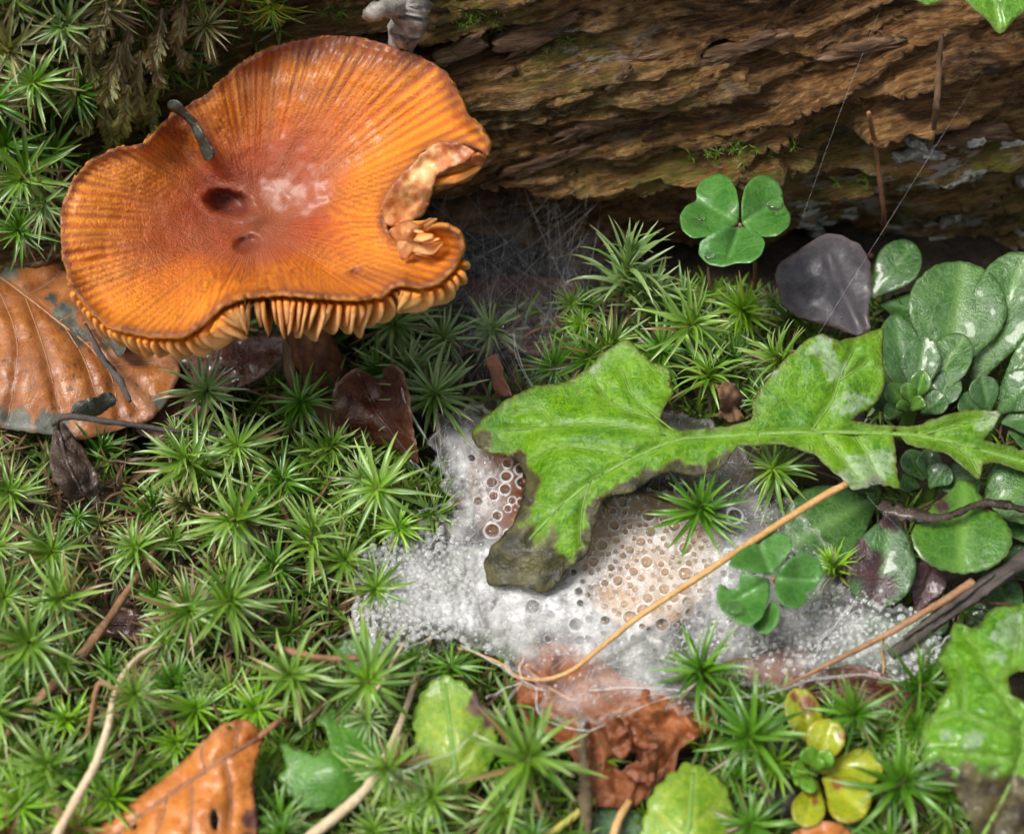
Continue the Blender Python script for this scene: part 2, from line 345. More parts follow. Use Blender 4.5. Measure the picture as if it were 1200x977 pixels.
def stalk_mat(name, c1, c2, rough=.5, scale=2.0, coat=0.0):
    b = NB(name); f = b.ramp(b.noise(scale, 6, .65, dist=.4), [(.35, 0.0), (.65, 1.0)]); n2 = b.noise(scale*9, 4, .7)
    c = b.mix(b.ramp(n2, [(.4, 0.0), (.75, .5)]), b.mix(f, c1, c2), tuple(x*.45 for x in c1))
    b.set(Base_Color=c, Roughness=rough, Normal=b.bump(n2, .04, .8), Coat_Weight=coat); return b.m
M['straw'] = stalk_mat('straw_golden', (.44, .22, .06), (.60, .38, .16), .42)
M['straw_pale'] = stalk_mat('straw_pale', (.52, .40, .24), (.66, .54, .36), .45)
M['straw_brown'] = stalk_mat('stalk_brown', (.24, .12, .055), (.40, .22, .11), .5)
M['stalk_red'] = stalk_mat('stalk_reddish', (.20, .075, .035), (.34, .15, .07), .45)
M['stalk_green'] = stalk_mat('stalk_green', (.12, .25, .03), (.20, .33, .06), .45)
M['stalk_yellow'] = stalk_mat('stalk_yellow', (.40, .38, .06), (.5, .46, .1), .45)
M['twig_dark'] = stalk_mat('twig_dark', (.04, .032, .027), (.11, .09, .075), .6, 4)
M['twig_moss'] = stalk_mat('twig_mossy', (.14, .10, .05), (.20, .15, .08), .7, 5)
M['bark_grey'] = stalk_mat('bark_grey_white', (.10, .085, .07), (.46, .42, .37), .7, 4)
M['pebble'] = stalk_mat('pebble_dark', (.025, .022, .024), (.06, .052, .055), .4, 3, .4)
M['debris'] = stalk_mat('debris_brown', (.09, .045, .02), (.22, .12, .06), .6, 5)
def moss_mat(name, c1, c2, tip, old, base):
    b = NB(name); oi = b.n('ObjectInfo'); r = b.math('FRACT', b.math('ADD', b.attr('rnd'), oi.outputs['Random']))
    c = b.mix(r, c1, c2); t = b.attr('t')
    c = b.mix(b.ramp(t, [(0.0, .75), (.4, 0.0)]), c, base)
    c = b.mix(b.ramp(t, [(.72, 0.0), (1.0, .85)]), c, tip)
    c = b.mix(b.attr('age'), c, old)
    b.set(Base_Color=c, Roughness=.34, Specular_IOR_Level=.6)
    return b.translucent(b.mix(1.0, c, (1.1, 1.1, .6), 'MULTIPLY'), .2).m
M['moss'] = moss_mat('moss_fresh', (.065, .16, .012), (.22, .36, .065), (.42, .46, .21), (.22, .12, .05), (.24, .44, .016))
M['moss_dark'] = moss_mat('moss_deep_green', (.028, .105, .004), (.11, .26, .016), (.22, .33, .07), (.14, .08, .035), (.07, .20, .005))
M['moss_grey'] = moss_mat('moss_grey_green', (.095, .19, .04), (.25, .35, .13), (.42, .45, .24), (.17, .10, .05), (.16, .30, .03))
M['moss_olive'] = moss_mat('moss_olive', (.15, .16, .04), (.32, .30, .13), (.42, .37, .21), (.20, .12, .05), (.14, .2, .04))
M['moss_brown'] = moss_mat('moss_dead_brown', (.15, .075, .03), (.26, .14, .06), (.28, .17, .08), (.18, .1, .05), (.10, .05, .02))
M['moss_bright'] = moss_mat('moss_yellow_green', (.10, .25, .008), (.24, .43, .02), (.32, .44, .08), (.2, .2, .04), (.12, .30, .01))
def carpet_mat():
    b = NB('moss_carpet'); c = b.mix(b.attr('rnd'), (.026, .07, .003), (.13, .23, .012))
    c = b.mix(b.attr('age'), c, b.mix(b.attr('rnd'), (.04, .02, .009), (.17, .095, .04)))
    c = b.mix(b.attr('brt'), c, b.mix(b.attr('rnd'), (.10, .25, .01), (.20, .38, .02)))
    b.set(Base_Color=c, Roughness=.5); return b.translucent(c, .2).m
M['carpet'] = carpet_mat()
def soil_mat():
    b = NB('soil'); n = b.noise(1.5, 7, .65); c = b.ramp(n, [(.3, (.014, .009, .006)), (.5, (.04, .026, .014)), (.7, (.075, .055, .02))])
    b.set(Base_Color=c, Roughness=.8, Normal=b.bump(b.noise(8, 4, .7), .3, 1.0)); return b.m
M['soil'] = soil_mat()
def log_mat():
    b = NB('rotten_wood'); g = b.attr('grain', True)
    st = b.noise(1.0, 7, .68, g, .2, (.30, 3.0, 1.2)); fine = b.noise(1.0, 5, .7, g, .3, (1.1, 13, 5)); big = b.noise(.36, 4, .55, g, .3, (1, 1.7, 1)); crumb = b.noise(4.5, 6, .72, g, 0, (.7, 1.3, 1))
    c = b.ramp(b.mix(.35, st, fine), [(.36, (.010, .005, .002)), (.44, (.05, .020, .006)), (.50, (.15, .062, .015)), (.56, (.29, .14, .042)), (.66, (.48, .30, .14))])
    c = b.mix(b.ramp(big, [(.50, 0.0), (.66, .6)]), c, b.mix(st, (.06, .018, .004), (.36, .16, .03)))
    c = b.mix(b.ramp(b.noise(.9, 5, .6, g, .2), [(.60, 0.0), (.70, .6)]), c, (.24, .155, .11))
    c = b.mix(b.ramp(crumb, [(.50, 0.0), (.66, .7)]), c, (.50, .30, .12)); c = b.mix(b.ramp(crumb, [(.34, .8), (.46, 0.0)]), c, (.012, .006, .003))
    gm = b.math('MULTIPLY', b.attr('mossy'), b.ramp(b.noise(1.7, 6, .7, g), [(.40, 0.0), (.58, 1.0)]))
    c = b.mix(gm, c, b.mix(b.noise(6, 4, .6, g), (.05, .065, .004), (.18, .21, .014)))
    lm = b.math('MULTIPLY', b.attr('lichen'), b.ramp(b.noise(2.2, 5, .65, g, 0, (.7, 1.5, 1)), [(.53, 0.0), (.58, 1.0)]))
    c = b.mix(lm, c, b.mix(b.noise(9, 4, .6, g), (.22, .21, .19), (.60, .58, .53)))
    h = b.math('ADD', b.math('MULTIPLY', st, 1.0), b.math('ADD', b.math('MULTIPLY', fine, .6), b.math('MULTIPLY', crumb, .9)))
    b.set(Base_Color=c, Roughness=b.ramp(fine, [(.3, .35), (.7, .8)]), Specular_IOR_Level=.45, Normal=b.bump(h, .25, 1.0)); return b.m
M['log'] = log_mat()
def flake_mat():
    b = NB('wood_flake'); n = b.noise(3, 7, .7, None, .4, (.4, 1.5, 1.5)); c = b.ramp(n, [(.3, (.03, .014, .007)), (.5, (.16, .08, .035)), (.7, (.38, .24, .14))])
    b.set(Base_Color=c, Roughness=.6, Normal=b.bump(n, .3, 1.0)); return b.m
M['flake'] = flake_mat()
def cap_mat():
    b = NB('mushroom_cap'); s = b.attr('s'); st = b.attr('stria'); co = b.attr('co', True)
    n = b.noise(.9, 5, .6); nf = b.noise(11, 5, .7); pol = b.attr('pol', True)
    rad = b.noise(1.0, 5, .65, pol, .2, (7, 7, .45)); rad2 = b.noise(1.0, 4, .6, pol, .1, (22, 22, .4))
    c = b.ramp(s, [(0.0, (.20, .040, .010)), (.30, (.245, .040, .005)), (.50, (.37, .053, .001)), (.70, (.57, .096, .001)), (.88, (.71, .150, .001)), (1.0, (.42, .055, .002))])
    c = b.mix(b.math('MULTIPLY', b.ramp(rad, [(.40, .0), (.62, .9)]), b.ramp(s, [(.30, 0.0), (.6, 1.0)])), c, (.26, .045, .006))
    c = b.mix(b.math('MULTIPLY', b.ramp(rad2, [(.45, .0), (.68, .8)]), b.ramp(s, [(.42, 0.0), (.75, 1.0)])), c, (.33, .065, .005))
    c = b.mix(b.math('MULTIPLY', st, b.ramp(s, [(.48, 0.0), (.78, .72)])), c, (.88, .33, .004))
    c = b.mix(b.math('MULTIPLY', b.ramp(n, [(.45, 0.0), (.68, .7)]), b.ramp(s, [(.45, 1.0), (.8, 0.0)])), c, (.33, .105, .045))
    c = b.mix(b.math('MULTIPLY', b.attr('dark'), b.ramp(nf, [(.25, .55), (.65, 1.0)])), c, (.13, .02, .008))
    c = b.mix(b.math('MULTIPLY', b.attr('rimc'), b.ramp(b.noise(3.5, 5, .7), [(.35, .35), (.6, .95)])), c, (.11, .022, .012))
    c = b.mix(b.ramp(b.noise(13, 2, .5), [(.70, 0.0), (.76, .5)]), c, (.16, .05, .025))
    c = b.mix(b.attr('pit'), c, (.16, .02, .006)); c = b.mix(b.attr('under'), c, (.70, .25, .02))
    h = b.math('ADD', b.math('MULTIPLY', nf, .7), b.math('MULTIPLY', rad2, .55))
    h = b.math('ADD', h, b.math('MULTIPLY', b.noise(34, 3, .6), .4))
    b.set(Base_Color=c, Roughness=b.ramp(nf, [(.3, .30), (.7, .46)]), Specular_IOR_Level=.55, Normal=b.bump(h, .10, .8), Coat_Weight=.35, Coat_Roughness=.32)
    return b.m
M['cap'] = cap_mat()
def gill_mat():
    b = NB('mushroom_gill'); n = b.noise(4, 5, .6); c = b.mix(b.ramp(n, [(.3, 0.0), (.7, 1.0)]), (.78, .22, .008), (.88, .36, .035))
    c = b.mix(b.math('MULTIPLY', b.attr('lip'), .75), c, (.90, .60, .28))
    c = b.mix(b.ramp(b.noise(15, 2, .5), [(.66, 0.0), (.72, .7)]), c, (.28, .10, .03))
    b.set(Base_Color=c, Roughness=.45, Normal=b.bump(b.noise(18, 4, .6), .03, .5))
    return b.translucent((.95, .40, .04), .32).m
M['gill'] = gill_mat()
def flesh_mat():
    b = NB('mushroom_torn_flesh'); c = b.ramp(b.noise(2.5, 6, .65), [(.32, (.22, .055, .02)), (.45, (.46, .16, .05)), (.58, (.70, .38, .15)), (.75, (.80, .52, .26))])
    c = b.mix(b.math('MULTIPLY', b.attr('edge'), .6), c, (.22, .06, .03))
    b.set(Base_Color=c, Roughness=.42, Normal=b.bump(b.noise(10, 5, .65), .03, .5), Coat_Weight=.15, Coat_Roughness=.25); return b.m
M['flesh'] = flesh_mat()
def stem_mat():
    b = NB('mushroom_stem'); n = b.noise(2.5, 6, .7, None, .3, (2.5, 2.5, .6)); c = b.ramp(n, [(.3, (.035, .012, .006)), (.52, (.16, .05, .018)), (.72, (.30, .12, .04))])
    b.set(Base_Color=c, Roughness=.5, Normal=b.bump(n, .12, 1.0)); return b.m
M['stem'] = stem_mat()
def drop_mat(name, clear):
    b = NB(name); b.set(Base_Color=(1.0, 1.0, 1.0), Roughness=0.02, IOR=1.33, Transmission_Weight=1.0)
    tr = b.n('BsdfTransparent'); mx = b.n('MixShader'); mx.inputs[0].default_value = clear; b.l(b.b.outputs[0], mx.inputs[1]); b.l(tr.outputs[0], mx.inputs[2]); b.l(mx.outputs[0], b.out.inputs[0]); return b.m
M['drop'] = drop_mat('water_drop', .35); M['bead'] = drop_mat('dew_bead', .35); M['bead'].node_tree.nodes['Principled BSDF'].inputs['Transmission Weight'].default_value = .72
def film_mat():
    b = NB('web_film'); t = b.t
    fib = b.math('MAXIMUM', b.ramp(b.noise(11, 6, .75, None, 1.2, (1, 2.6, 1)), [(.40, .25), (.62, 1.0)]), b.ramp(b.noise(11, 6, .75, None, 1.2, (2.6, 1, 1)), [(.44, .2), (.64, 1.0)]))
    cell = b.math('MAXIMUM', b.ramp(b.voro(9, None, 'DISTANCE_TO_EDGE'), [(.02, 1.0), (.15, .12)]), b.math('MULTIPLY', b.ramp(b.voro(19, None, 'DISTANCE_TO_EDGE'), [(.03, 1.0), (.2, .2)]), .85))
    pat = b.mix(b.attr('foam'), fib, cell)
    a = b.math('MULTIPLY', b.attr('alpha'), b.math('ADD', b.math('MULTIPLY', pat, .75), .42))
    a = b.math('MINIMUM', b.math('MAXIMUM', a, b.attr('ring')), .97)
    d = b.n('BsdfDiffuse'); d.inputs[0].default_value = (.97, .97, .97, 1); tl = b.n('BsdfTranslucent'); tl.inputs[0].default_value = (.97, .97, .97, 1)
    gl = b.n('BsdfGlossy'); gl.inputs['Roughness'].default_value = .35
    m0 = b.n('MixShader'); m0.inputs[0].default_value = .12; b.l(d.outputs[0], m0.inputs[1]); b.l(gl.outputs[0], m0.inputs[2])
    m1 = b.n('MixShader'); m1.inputs[0].default_value = .35; b.l(m0.outputs[0], m1.inputs[1]); b.l(tl.outputs[0], m1.inputs[2])
    tr = b.n('BsdfTransparent'); m2 = b.n('MixShader'); b.l(a, m2.inputs[0]); b.l(tr.outputs[0], m2.inputs[1]); b.l(m1.outputs[0], m2.inputs[2])
    b.l(m2.outputs[0], b.out.inputs[0]); t.nodes.remove(b.b); return b.m
M['film'] = film_mat()
def silk_mat():
    b = NB('silk_thread'); b.set(Base_Color=(.85, .85, .83), Roughness=.35); return b.translucent((.85, .85, .83), .35).m
M['silk'] = silk_mat()
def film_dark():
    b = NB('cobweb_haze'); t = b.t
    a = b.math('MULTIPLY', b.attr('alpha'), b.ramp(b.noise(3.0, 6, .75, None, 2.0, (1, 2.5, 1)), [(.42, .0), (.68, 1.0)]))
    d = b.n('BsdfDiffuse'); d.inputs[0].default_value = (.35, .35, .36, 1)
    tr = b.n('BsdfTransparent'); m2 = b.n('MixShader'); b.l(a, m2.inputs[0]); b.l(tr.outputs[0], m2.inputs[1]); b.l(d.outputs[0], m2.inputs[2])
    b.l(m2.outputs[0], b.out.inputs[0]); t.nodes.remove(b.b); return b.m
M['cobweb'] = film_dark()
# ---------------------------------------------------------------- ground
def gz(x, y): return .28*fbm(xyz(x*.33, y*.33, 2.2), 4)-.15
def nonuni(a, b, lo, hi, fine, coarse):
    return np.unique(np.round(np.concatenate([np.linspace(lo, a, coarse), np.arange(a, b, fine), np.linspace(b, hi, coarse)]), 5))
def grid_faces(nx, ny):
    i = (np.arange(ny-1)[:,None]*nx+np.arange(nx-1)[None]).ravel(); return np.column_stack([i, i+1, i+1+nx, i+nx])
gx = nonuni(-16, 16, -150, 150, .16, 22); gy = nonuni(-12, 9, -100, 150, .16, 22)
X, Y = np.meshgrid(gx, gy); V = np.column_stack([X.ravel(), Y.ravel(), gz(X.ravel(), Y.ravel())])
obj('ground', V, grid_faces(len(gx), len(gy)), M['soil'], kind='structure', label='dark damp forest soil under the moss')

# ---------------------------------------------------------------- the rotting log
logroot = thing('rotting_log', (LAX[0], LAX[1]-12, 0), 'rotting brown log with flaking weathered grain behind the mushroom', 'log')
lu = nonuni(-17, 17, -95, 95, .07, 26); fine = np.arange(R(-17), R(26), R(.28)); lphi = np.concatenate([np.linspace(R(-80), R(-18), 14), fine, np.linspace(R(27), R(190), 46)])
Uu, Ph = np.meshgrid(lu, lphi); uu = Uu.ravel(); ph = Ph.ravel(); vv = ph*LR
ga = R(13); g1 = uu*math.cos(ga)+vv*math.sin(ga); g2 = -uu*math.sin(ga)+vv*math.cos(ga)          # the grain climbs to the right
warp = .35*fbm(xyz(uu*.25, vv*.25, 7.0), 3); g2 = g2+warp
d1 = fbm(xyz(g1*.10, g2*.75, 1.0), 5, .55); d2 = 1-np.abs(fbm(xyz(g1*.22, g2*1.7, 5.0), 4))*1.6; d3 = fbm(xyz(g1*.5, g2*5.5, 9.0), 4, .6)
q_ = (d1+.10*d3)*3.2; step_ = (np.floor(q_)+sstep(.30, .70, q_-np.floor(q_)))/3.2                                                              # broken plates of wood
disp = .42*d1+.36*step_+.30*d2+.10*d3+.07*fbm(xyz(uu*2.2, vv*3.0, 21.0), 4, .6)
pits = sstep(.30, .62, fbm(xyz(g1*.28, g2*.9, 13.0), 4)); disp -= .8*pits
def log_uv(px, py):
    p = on_log(px, py); return (p-LAX)@LDIR, math.asin(np.clip((p[2]-LZ)/LR, -1, 1))*LR
def log_blob(L):
    m = np.zeros(len(uu))
    for (px, py, ru, rv, a) in L: u0, v0 = log_uv(px, py); m = np.maximum(m, a*np.exp(-((uu-u0)/ru)**2-((vv-v0)/rv)**2))
    return m
hollow = log_blob([(610, 285, 2.1, 1.0, 1.15), (560, 330, 1.8, 1.0, 1.0), (700, 300, 1.5, .7, .8), (780, 320, 1.2, .5, .5), (480, 300, 2.2, 1.0, .9), (205, 60, .7, .6, .7), (330, 90, 3.6, 2.2, .62), (200, 150, 2.4, 2.0, .55), (470, 90, 1.8, 1.8, .4), (300, 60, 1.2, .5, .6), (1010, 345, 2.6, .35, .6)])
ledge = log_blob([(620, 225, 2.2, .35, 1.0), (560, 140, 2.4, .7, .7), (760, 60, 3.0, .8, .8), (850, 170, 2.8, .5, .5), (1120, 120, 3.0, .5, .5)])
disp += .45*ledge-2.3*hollow
rr = LR+disp-.2
V = LAX+np.outer(uu, LDIR)+np.outer(rr*np.cos(ph), LN)+np.outer(rr*np.sin(ph), (0, 0, 1))
mossy = np.clip(log_blob([(60, 120, 3.5, 2.5, 1.3), (560, 20, 1.0, .8, .8), (700, 110, 2.0, .5, .6), (660, 70, 1.2, .35, .8), (860, 190, 2.6, .7, 1.1), (1120, 190, 2.2, 1.0, 1.1), (960, 250, 2.5, .8, 1.0), (1150, 260, 2, .8, .9)])*.8, 0, 1)
lichen = log_blob([(1090, 190, 1.5, .7, 1.0), (960, 240, 1.8, .6, .9), (1150, 290, 2.0, .8, 1.0), (1050, 270, 1.2, .5, .9), (870, 330, 1.0, .5, .7), (700, 60, .9, .4, .6)])
obj('trunk', V, grid_faces(len(lu), len(lphi))[:, ::-1] if False else grid_faces(len(lu), len(lphi)), M['log'], logroot, {'grain': np.column_stack([g1, g2, disp*2]), 'mossy': mossy, 'lichen': lichen})
# surface height lookup so that things sit on the bumpy face
_LD = disp.reshape(len(lphi), len(lu))
def log_surf(px, py, out=0.0):
    p = on_log(px, py); u = (p-LAX)@LDIR; f = math.asin(np.clip((p[2]-LZ)/LR, -1, 1))
    i = min(np.searchsorted(lphi, f), len(lphi)-1); j = min(np.searchsorted(lu, u), len(lu)-1)
    return on_log(px, py, _LD[i, j]-.2+out)
def slab(px, py, L, W, T, ang, seed, lift=.04):
    """an irregular flake of wood lying along the grain on the log's face"""
    rs = np.random.RandomState(seed); c = log_surf(px, py, lift); n = 26; a = np.arange(n)*2*math.pi/n
    r = 1+.45*rs.uniform(-1, 1, n); r = .7*r+.15*np.roll(r, 1)+.15*np.roll(r, -1)
    x = np.sign(np.cos(a))*np.abs(np.cos(a))**.6*L/2*r; y = np.sign(np.sin(a))*np.abs(np.sin(a))**.7*W/2*r
    e1 = LDIR*math.cos(ang)+np.array([0, 0, 1])*math.sin(ang); e2 = -LDIR*math.sin(ang)+np.array([0, 0, 1])*math.cos(ang); nn = LN*.93+np.array([0, 0, .36])
    parts = []
    for s, h in ((1.0, -.5*T-.25), (1.0, .2*T), (.86, .5*T), (.45, .56*T)):
        parts.append(c+np.outer(x*s, e1)+np.outer(y*s, e2)+np.outer(h+.25*T*rs.uniform(-1, 1, n), nn))
    V = np.vstack(parts+[[c+nn*.58*T]]); F = []
    for k in range(3): i = np.arange(n); F.append(np.column_stack([k*n+i, k*n+(i+1) % n, (k+1)*n+(i+1) % n, (k+1)*n+i]))
    i = np.arange(n); return V, [np.vstack(F), np.column_stack([3*n+i, 3*n+(i+1) % n, np.full(n, 4*n)])]
for k, (px, py, L, W, T, an) in enumerate([(640, 38, 1.5, .46, .10, .42), (725, 95, .7, .16, .07, .9), (560, 110, 1.2, .36, .08, .5), (690, 150, 1.2, .26, .07, .35), (800, 122, 1.0, .22, .07, .30), (640, 190, 1.3, .26, .08, .35), (865, 60, 1.4, .28, .07, .3), (600, 165, .8, .2, .07, .4), (1010, 60, 1.3, .24, .07, .15), (540, 60, .9, .3, .08, .5), (1150, 160, 1.2, .28, .08, .05)]):
    V, F = slab(px, py, L, W, T, an, 40+k); obj('wood_flake', V, F, M['flake'], logroot)
# pale lichen crusts on the lower right of the log
b_ = NB('lichen_crust'); b_.set(Base_Color=b_.ramp(b_.noise(6, 5, .7), [(.35, (.16, .155, .14)), (.65, (.58, .56, .51))]), Roughness=.8, Normal=b_.bump(b_.noise(12, 5, .7), .1, 1.0)); M['lichen'] = b_.m
parts = []; rs = np.random.RandomState(5)
for (cx, cy_, sx, sy, n) in [(1100, 175, 60, 30, 20), (960, 250, 70, 25, 24), (1150, 280, 60, 25, 22), (1040, 280, 60, 20, 16), (1120, 215, 50, 20, 14), (880, 330, 40, 15, 8), (1190, 210, 20, 40, 10)]:
    for _ in range(n):
        V, F = slab(cx+rs.normal()*sx*.6, cy_+rs.normal()*sy*.6, rs.uniform(.08, .42), rs.uniform(.05, .2), .02, rs.uniform(-.3, .6), rs.randint(9999), .0)
        parts.append((V, np.vstack([F[0], np.column_stack([F[1], F[1][:,2]])])))
V, F = join(parts); obj('lichen_crust', V, fixf(F), M['lichen'], logroot, kind='stuff')
# ---------------------------------------------------------------- the mushroom
RIM = [(72,245,4.4),(71,275,4.25),(74,305,4.1),(84,335,3.95),(104,362,3.85),(128,382,3.85),(170,392,3.95),(212,393,4.05),(238,378,4.15),(258,357,4.3),(285,346,4.4),(330,342,4.45),(375,346,4.4),(420,349,4.3),(448,345,4.2),(458,335,4.2),(472,331,4.25),(492,336,4.2),(512,330,4.2),(530,314,4.35),(541,291,4.6),(537,273,4.8),(518,264,4.85),
       (503,268,4.6),(488,283,4.15),(472,290,3.9),(459,282,3.85),(450,265,3.9),(447,246,4.0),(455,226,4.1),(470,208,4.25),(486,192,4.4),(497,176,4.6),(515,168,4.75),(540,168,4.9),(560,175,5.0),(572,183,5.0),
       (573,168,5.15),(560,148,5.2),(544,132,5.2),(537,110,5.2),(522,84,5.2),(492,65,5.2),(452,52,5.15),(420,43,5.1),(385,41,5.1),(342,48,5.0),(302,64,4.95),(272,82,4.85),(254,100,4.8),(240,112,4.65),(215,126,4.45),(203,133,4.4),(188,150,4.4),(172,168,4.45),(140,172,4.5),(108,186,4.55),(86,210,4.5)]
rim = np.array(RIM); CPX = np.array([300.0, 262.0])
inner = [(300,262,3.15),(268,238,3.2),(290,300,3.2),(350,270,3.15),(230,255,3.35),(340,210,3.45),(290,200,3.5),(400,180,3.9),(400,120,4.4),(330,130,4.25),(250,180,3.8),(160,250,3.85),(150,310,3.75),(210,340,3.65),(300,322,3.55),(380,322,3.6),(420,270,3.5),(420,310,3.65),(470,140,4.5),(500,305,3.95),(515,285,4.15),(470,100,4.85),(180,205,4.05),(215,165,3.95)]
capz = TPS(list(map(tuple, rim))+inner)
O = dense(rim[:,:2], 3, 0); 
def s_of(P):
    e = dist_poly(P, O, True); d = np.linalg.norm(P-CPX, axis=1); return d/(d+e+1e-6), e
PITS = [(268,238,30,16,.22,12),(291,287,19,12,.10,-8),(418,318,11,5,.10,-15)]
def cap_height(P):
    z = capz(P); s, e = s_of(P); th = np.arctan2(P[:,1]-CPX[1], P[:,0]-CPX[0])
    amp = sstep(.45, .85, s)*(.35+.65*sstep(0, 12, e))
    wv = np.sin(th*140+2.5*np.sin(th*5)+4.5*noise(xyz(np.cos(th)*6, np.sin(th)*6, s*1.2)))
    z = z+.012*amp*wv+.05*fbm(xyz(np.cos(th)*4, np.sin(th)*4, s*1.3), 3)*sstep(.3, .8, s)+.03*fbm(xyz(P[:,0]/40, P[:,1]/40, 4.4), 3)
    z = z+.035*sstep(0, 1, np.exp(-(e/7)**2))*(1+noise(xyz(np.cos(th)*13, np.sin(th)*13, s)))                       # rounded lip
    z = z+.05*np.exp(-(e/10)**2)*fbm(xyz(np.cos(th)*8, np.sin(th)*8, 1.0), 2)
    fold = dist_poly(P, smooth_path([(188,150),(208,168),(235,195),(262,222)], 12)); z = z-.11*np.exp(-(fold/14)**2)*sstep(.15, .5, s); fr = dist_poly(P, smooth_path([(204,140),(228,160),(255,185),(285,215)], 12)); z = z+.10*np.exp(-(fr/12)**2)*sstep(.15, .5, s)
    z = z+.08*np.sin(th*6+1.2)*sstep(.35, .9, s)*sstep(0, 20, e)
    for (x, y, a, b, dp, an) in PITS:
        c, sn = math.cos(R(an)), math.sin(R(an)); dx, dy = P[:,0]-x, P[:,1]-y
        q = np.sqrt(((dx*c+dy*sn)/a)**2+((-dx*sn+dy*c)/b)**2)+.12*noise(xyz(P[:,0]/9, P[:,1]/9, 6)); z = z-dp*(1-sstep(.55, 1.05, q))+dp*.12*np.exp(-((q-1.15)/.18)**2)
    return z
V, F, A = sheet(rim[:,:2], RIM, step=3.0, thick=.16, jit=.9, wob=0, zfun=cap_height, vdepth=0, seed=3, dn=6)
m = len(V)//2
d = V[:m]-CAM; pp = np.column_stack([600+FPX*d[:,0]/(d@FW), 488.5-FPX*(d@UPV)/(d@FW)])
s, e = s_of(pp); th = np.arctan2(pp[:,1]-CPX[1], pp[:,0]-CPX[0])
stria = .5+.5*np.sin(th*140+2.5*np.sin(th*5)+4.5*noise(xyz(np.cos(th)*6, np.sin(th)*6, s*1.2)))
pit = np.zeros(m); darkm = np.zeros(m)
for (x, y, a, b, dp, an) in PITS:
    c, sn = math.cos(R(an)), math.sin(R(an)); dx, dy = pp[:,0]-x, pp[:,1]-y; q = np.sqrt(((dx*c+dy*sn)/a)**2+((-dx*sn+dy*c)/b)**2)+.12*noise(xyz(pp[:,0]/9, pp[:,1]/9, 6))
    pit = np.maximum(pit, (1-sstep(.6, 1.0, q))*(.95 if dp > .2 else .6))
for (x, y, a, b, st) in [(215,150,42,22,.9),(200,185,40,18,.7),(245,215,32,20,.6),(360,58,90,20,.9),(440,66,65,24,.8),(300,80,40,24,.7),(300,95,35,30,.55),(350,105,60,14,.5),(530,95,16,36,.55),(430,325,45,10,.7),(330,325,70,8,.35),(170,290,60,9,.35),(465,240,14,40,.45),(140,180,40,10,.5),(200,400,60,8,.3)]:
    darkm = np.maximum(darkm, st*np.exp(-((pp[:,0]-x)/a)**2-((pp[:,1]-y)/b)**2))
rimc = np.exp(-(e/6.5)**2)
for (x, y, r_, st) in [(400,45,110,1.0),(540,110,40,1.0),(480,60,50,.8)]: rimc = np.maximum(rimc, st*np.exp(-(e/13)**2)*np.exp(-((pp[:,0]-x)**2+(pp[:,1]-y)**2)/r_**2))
dd = lambda x: np.concatenate([x, x])
mush = thing('mushroom', (at1(392, 468, 0)*np.array([1, 1, 0])), 'large orange mushroom with wavy dished cap, torn right edge and pale gills', 'mushroom')
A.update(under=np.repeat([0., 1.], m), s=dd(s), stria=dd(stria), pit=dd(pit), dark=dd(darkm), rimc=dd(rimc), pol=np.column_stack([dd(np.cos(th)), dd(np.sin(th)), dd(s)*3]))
capo = obj('cap', V, F, M['cap'], mush, A)
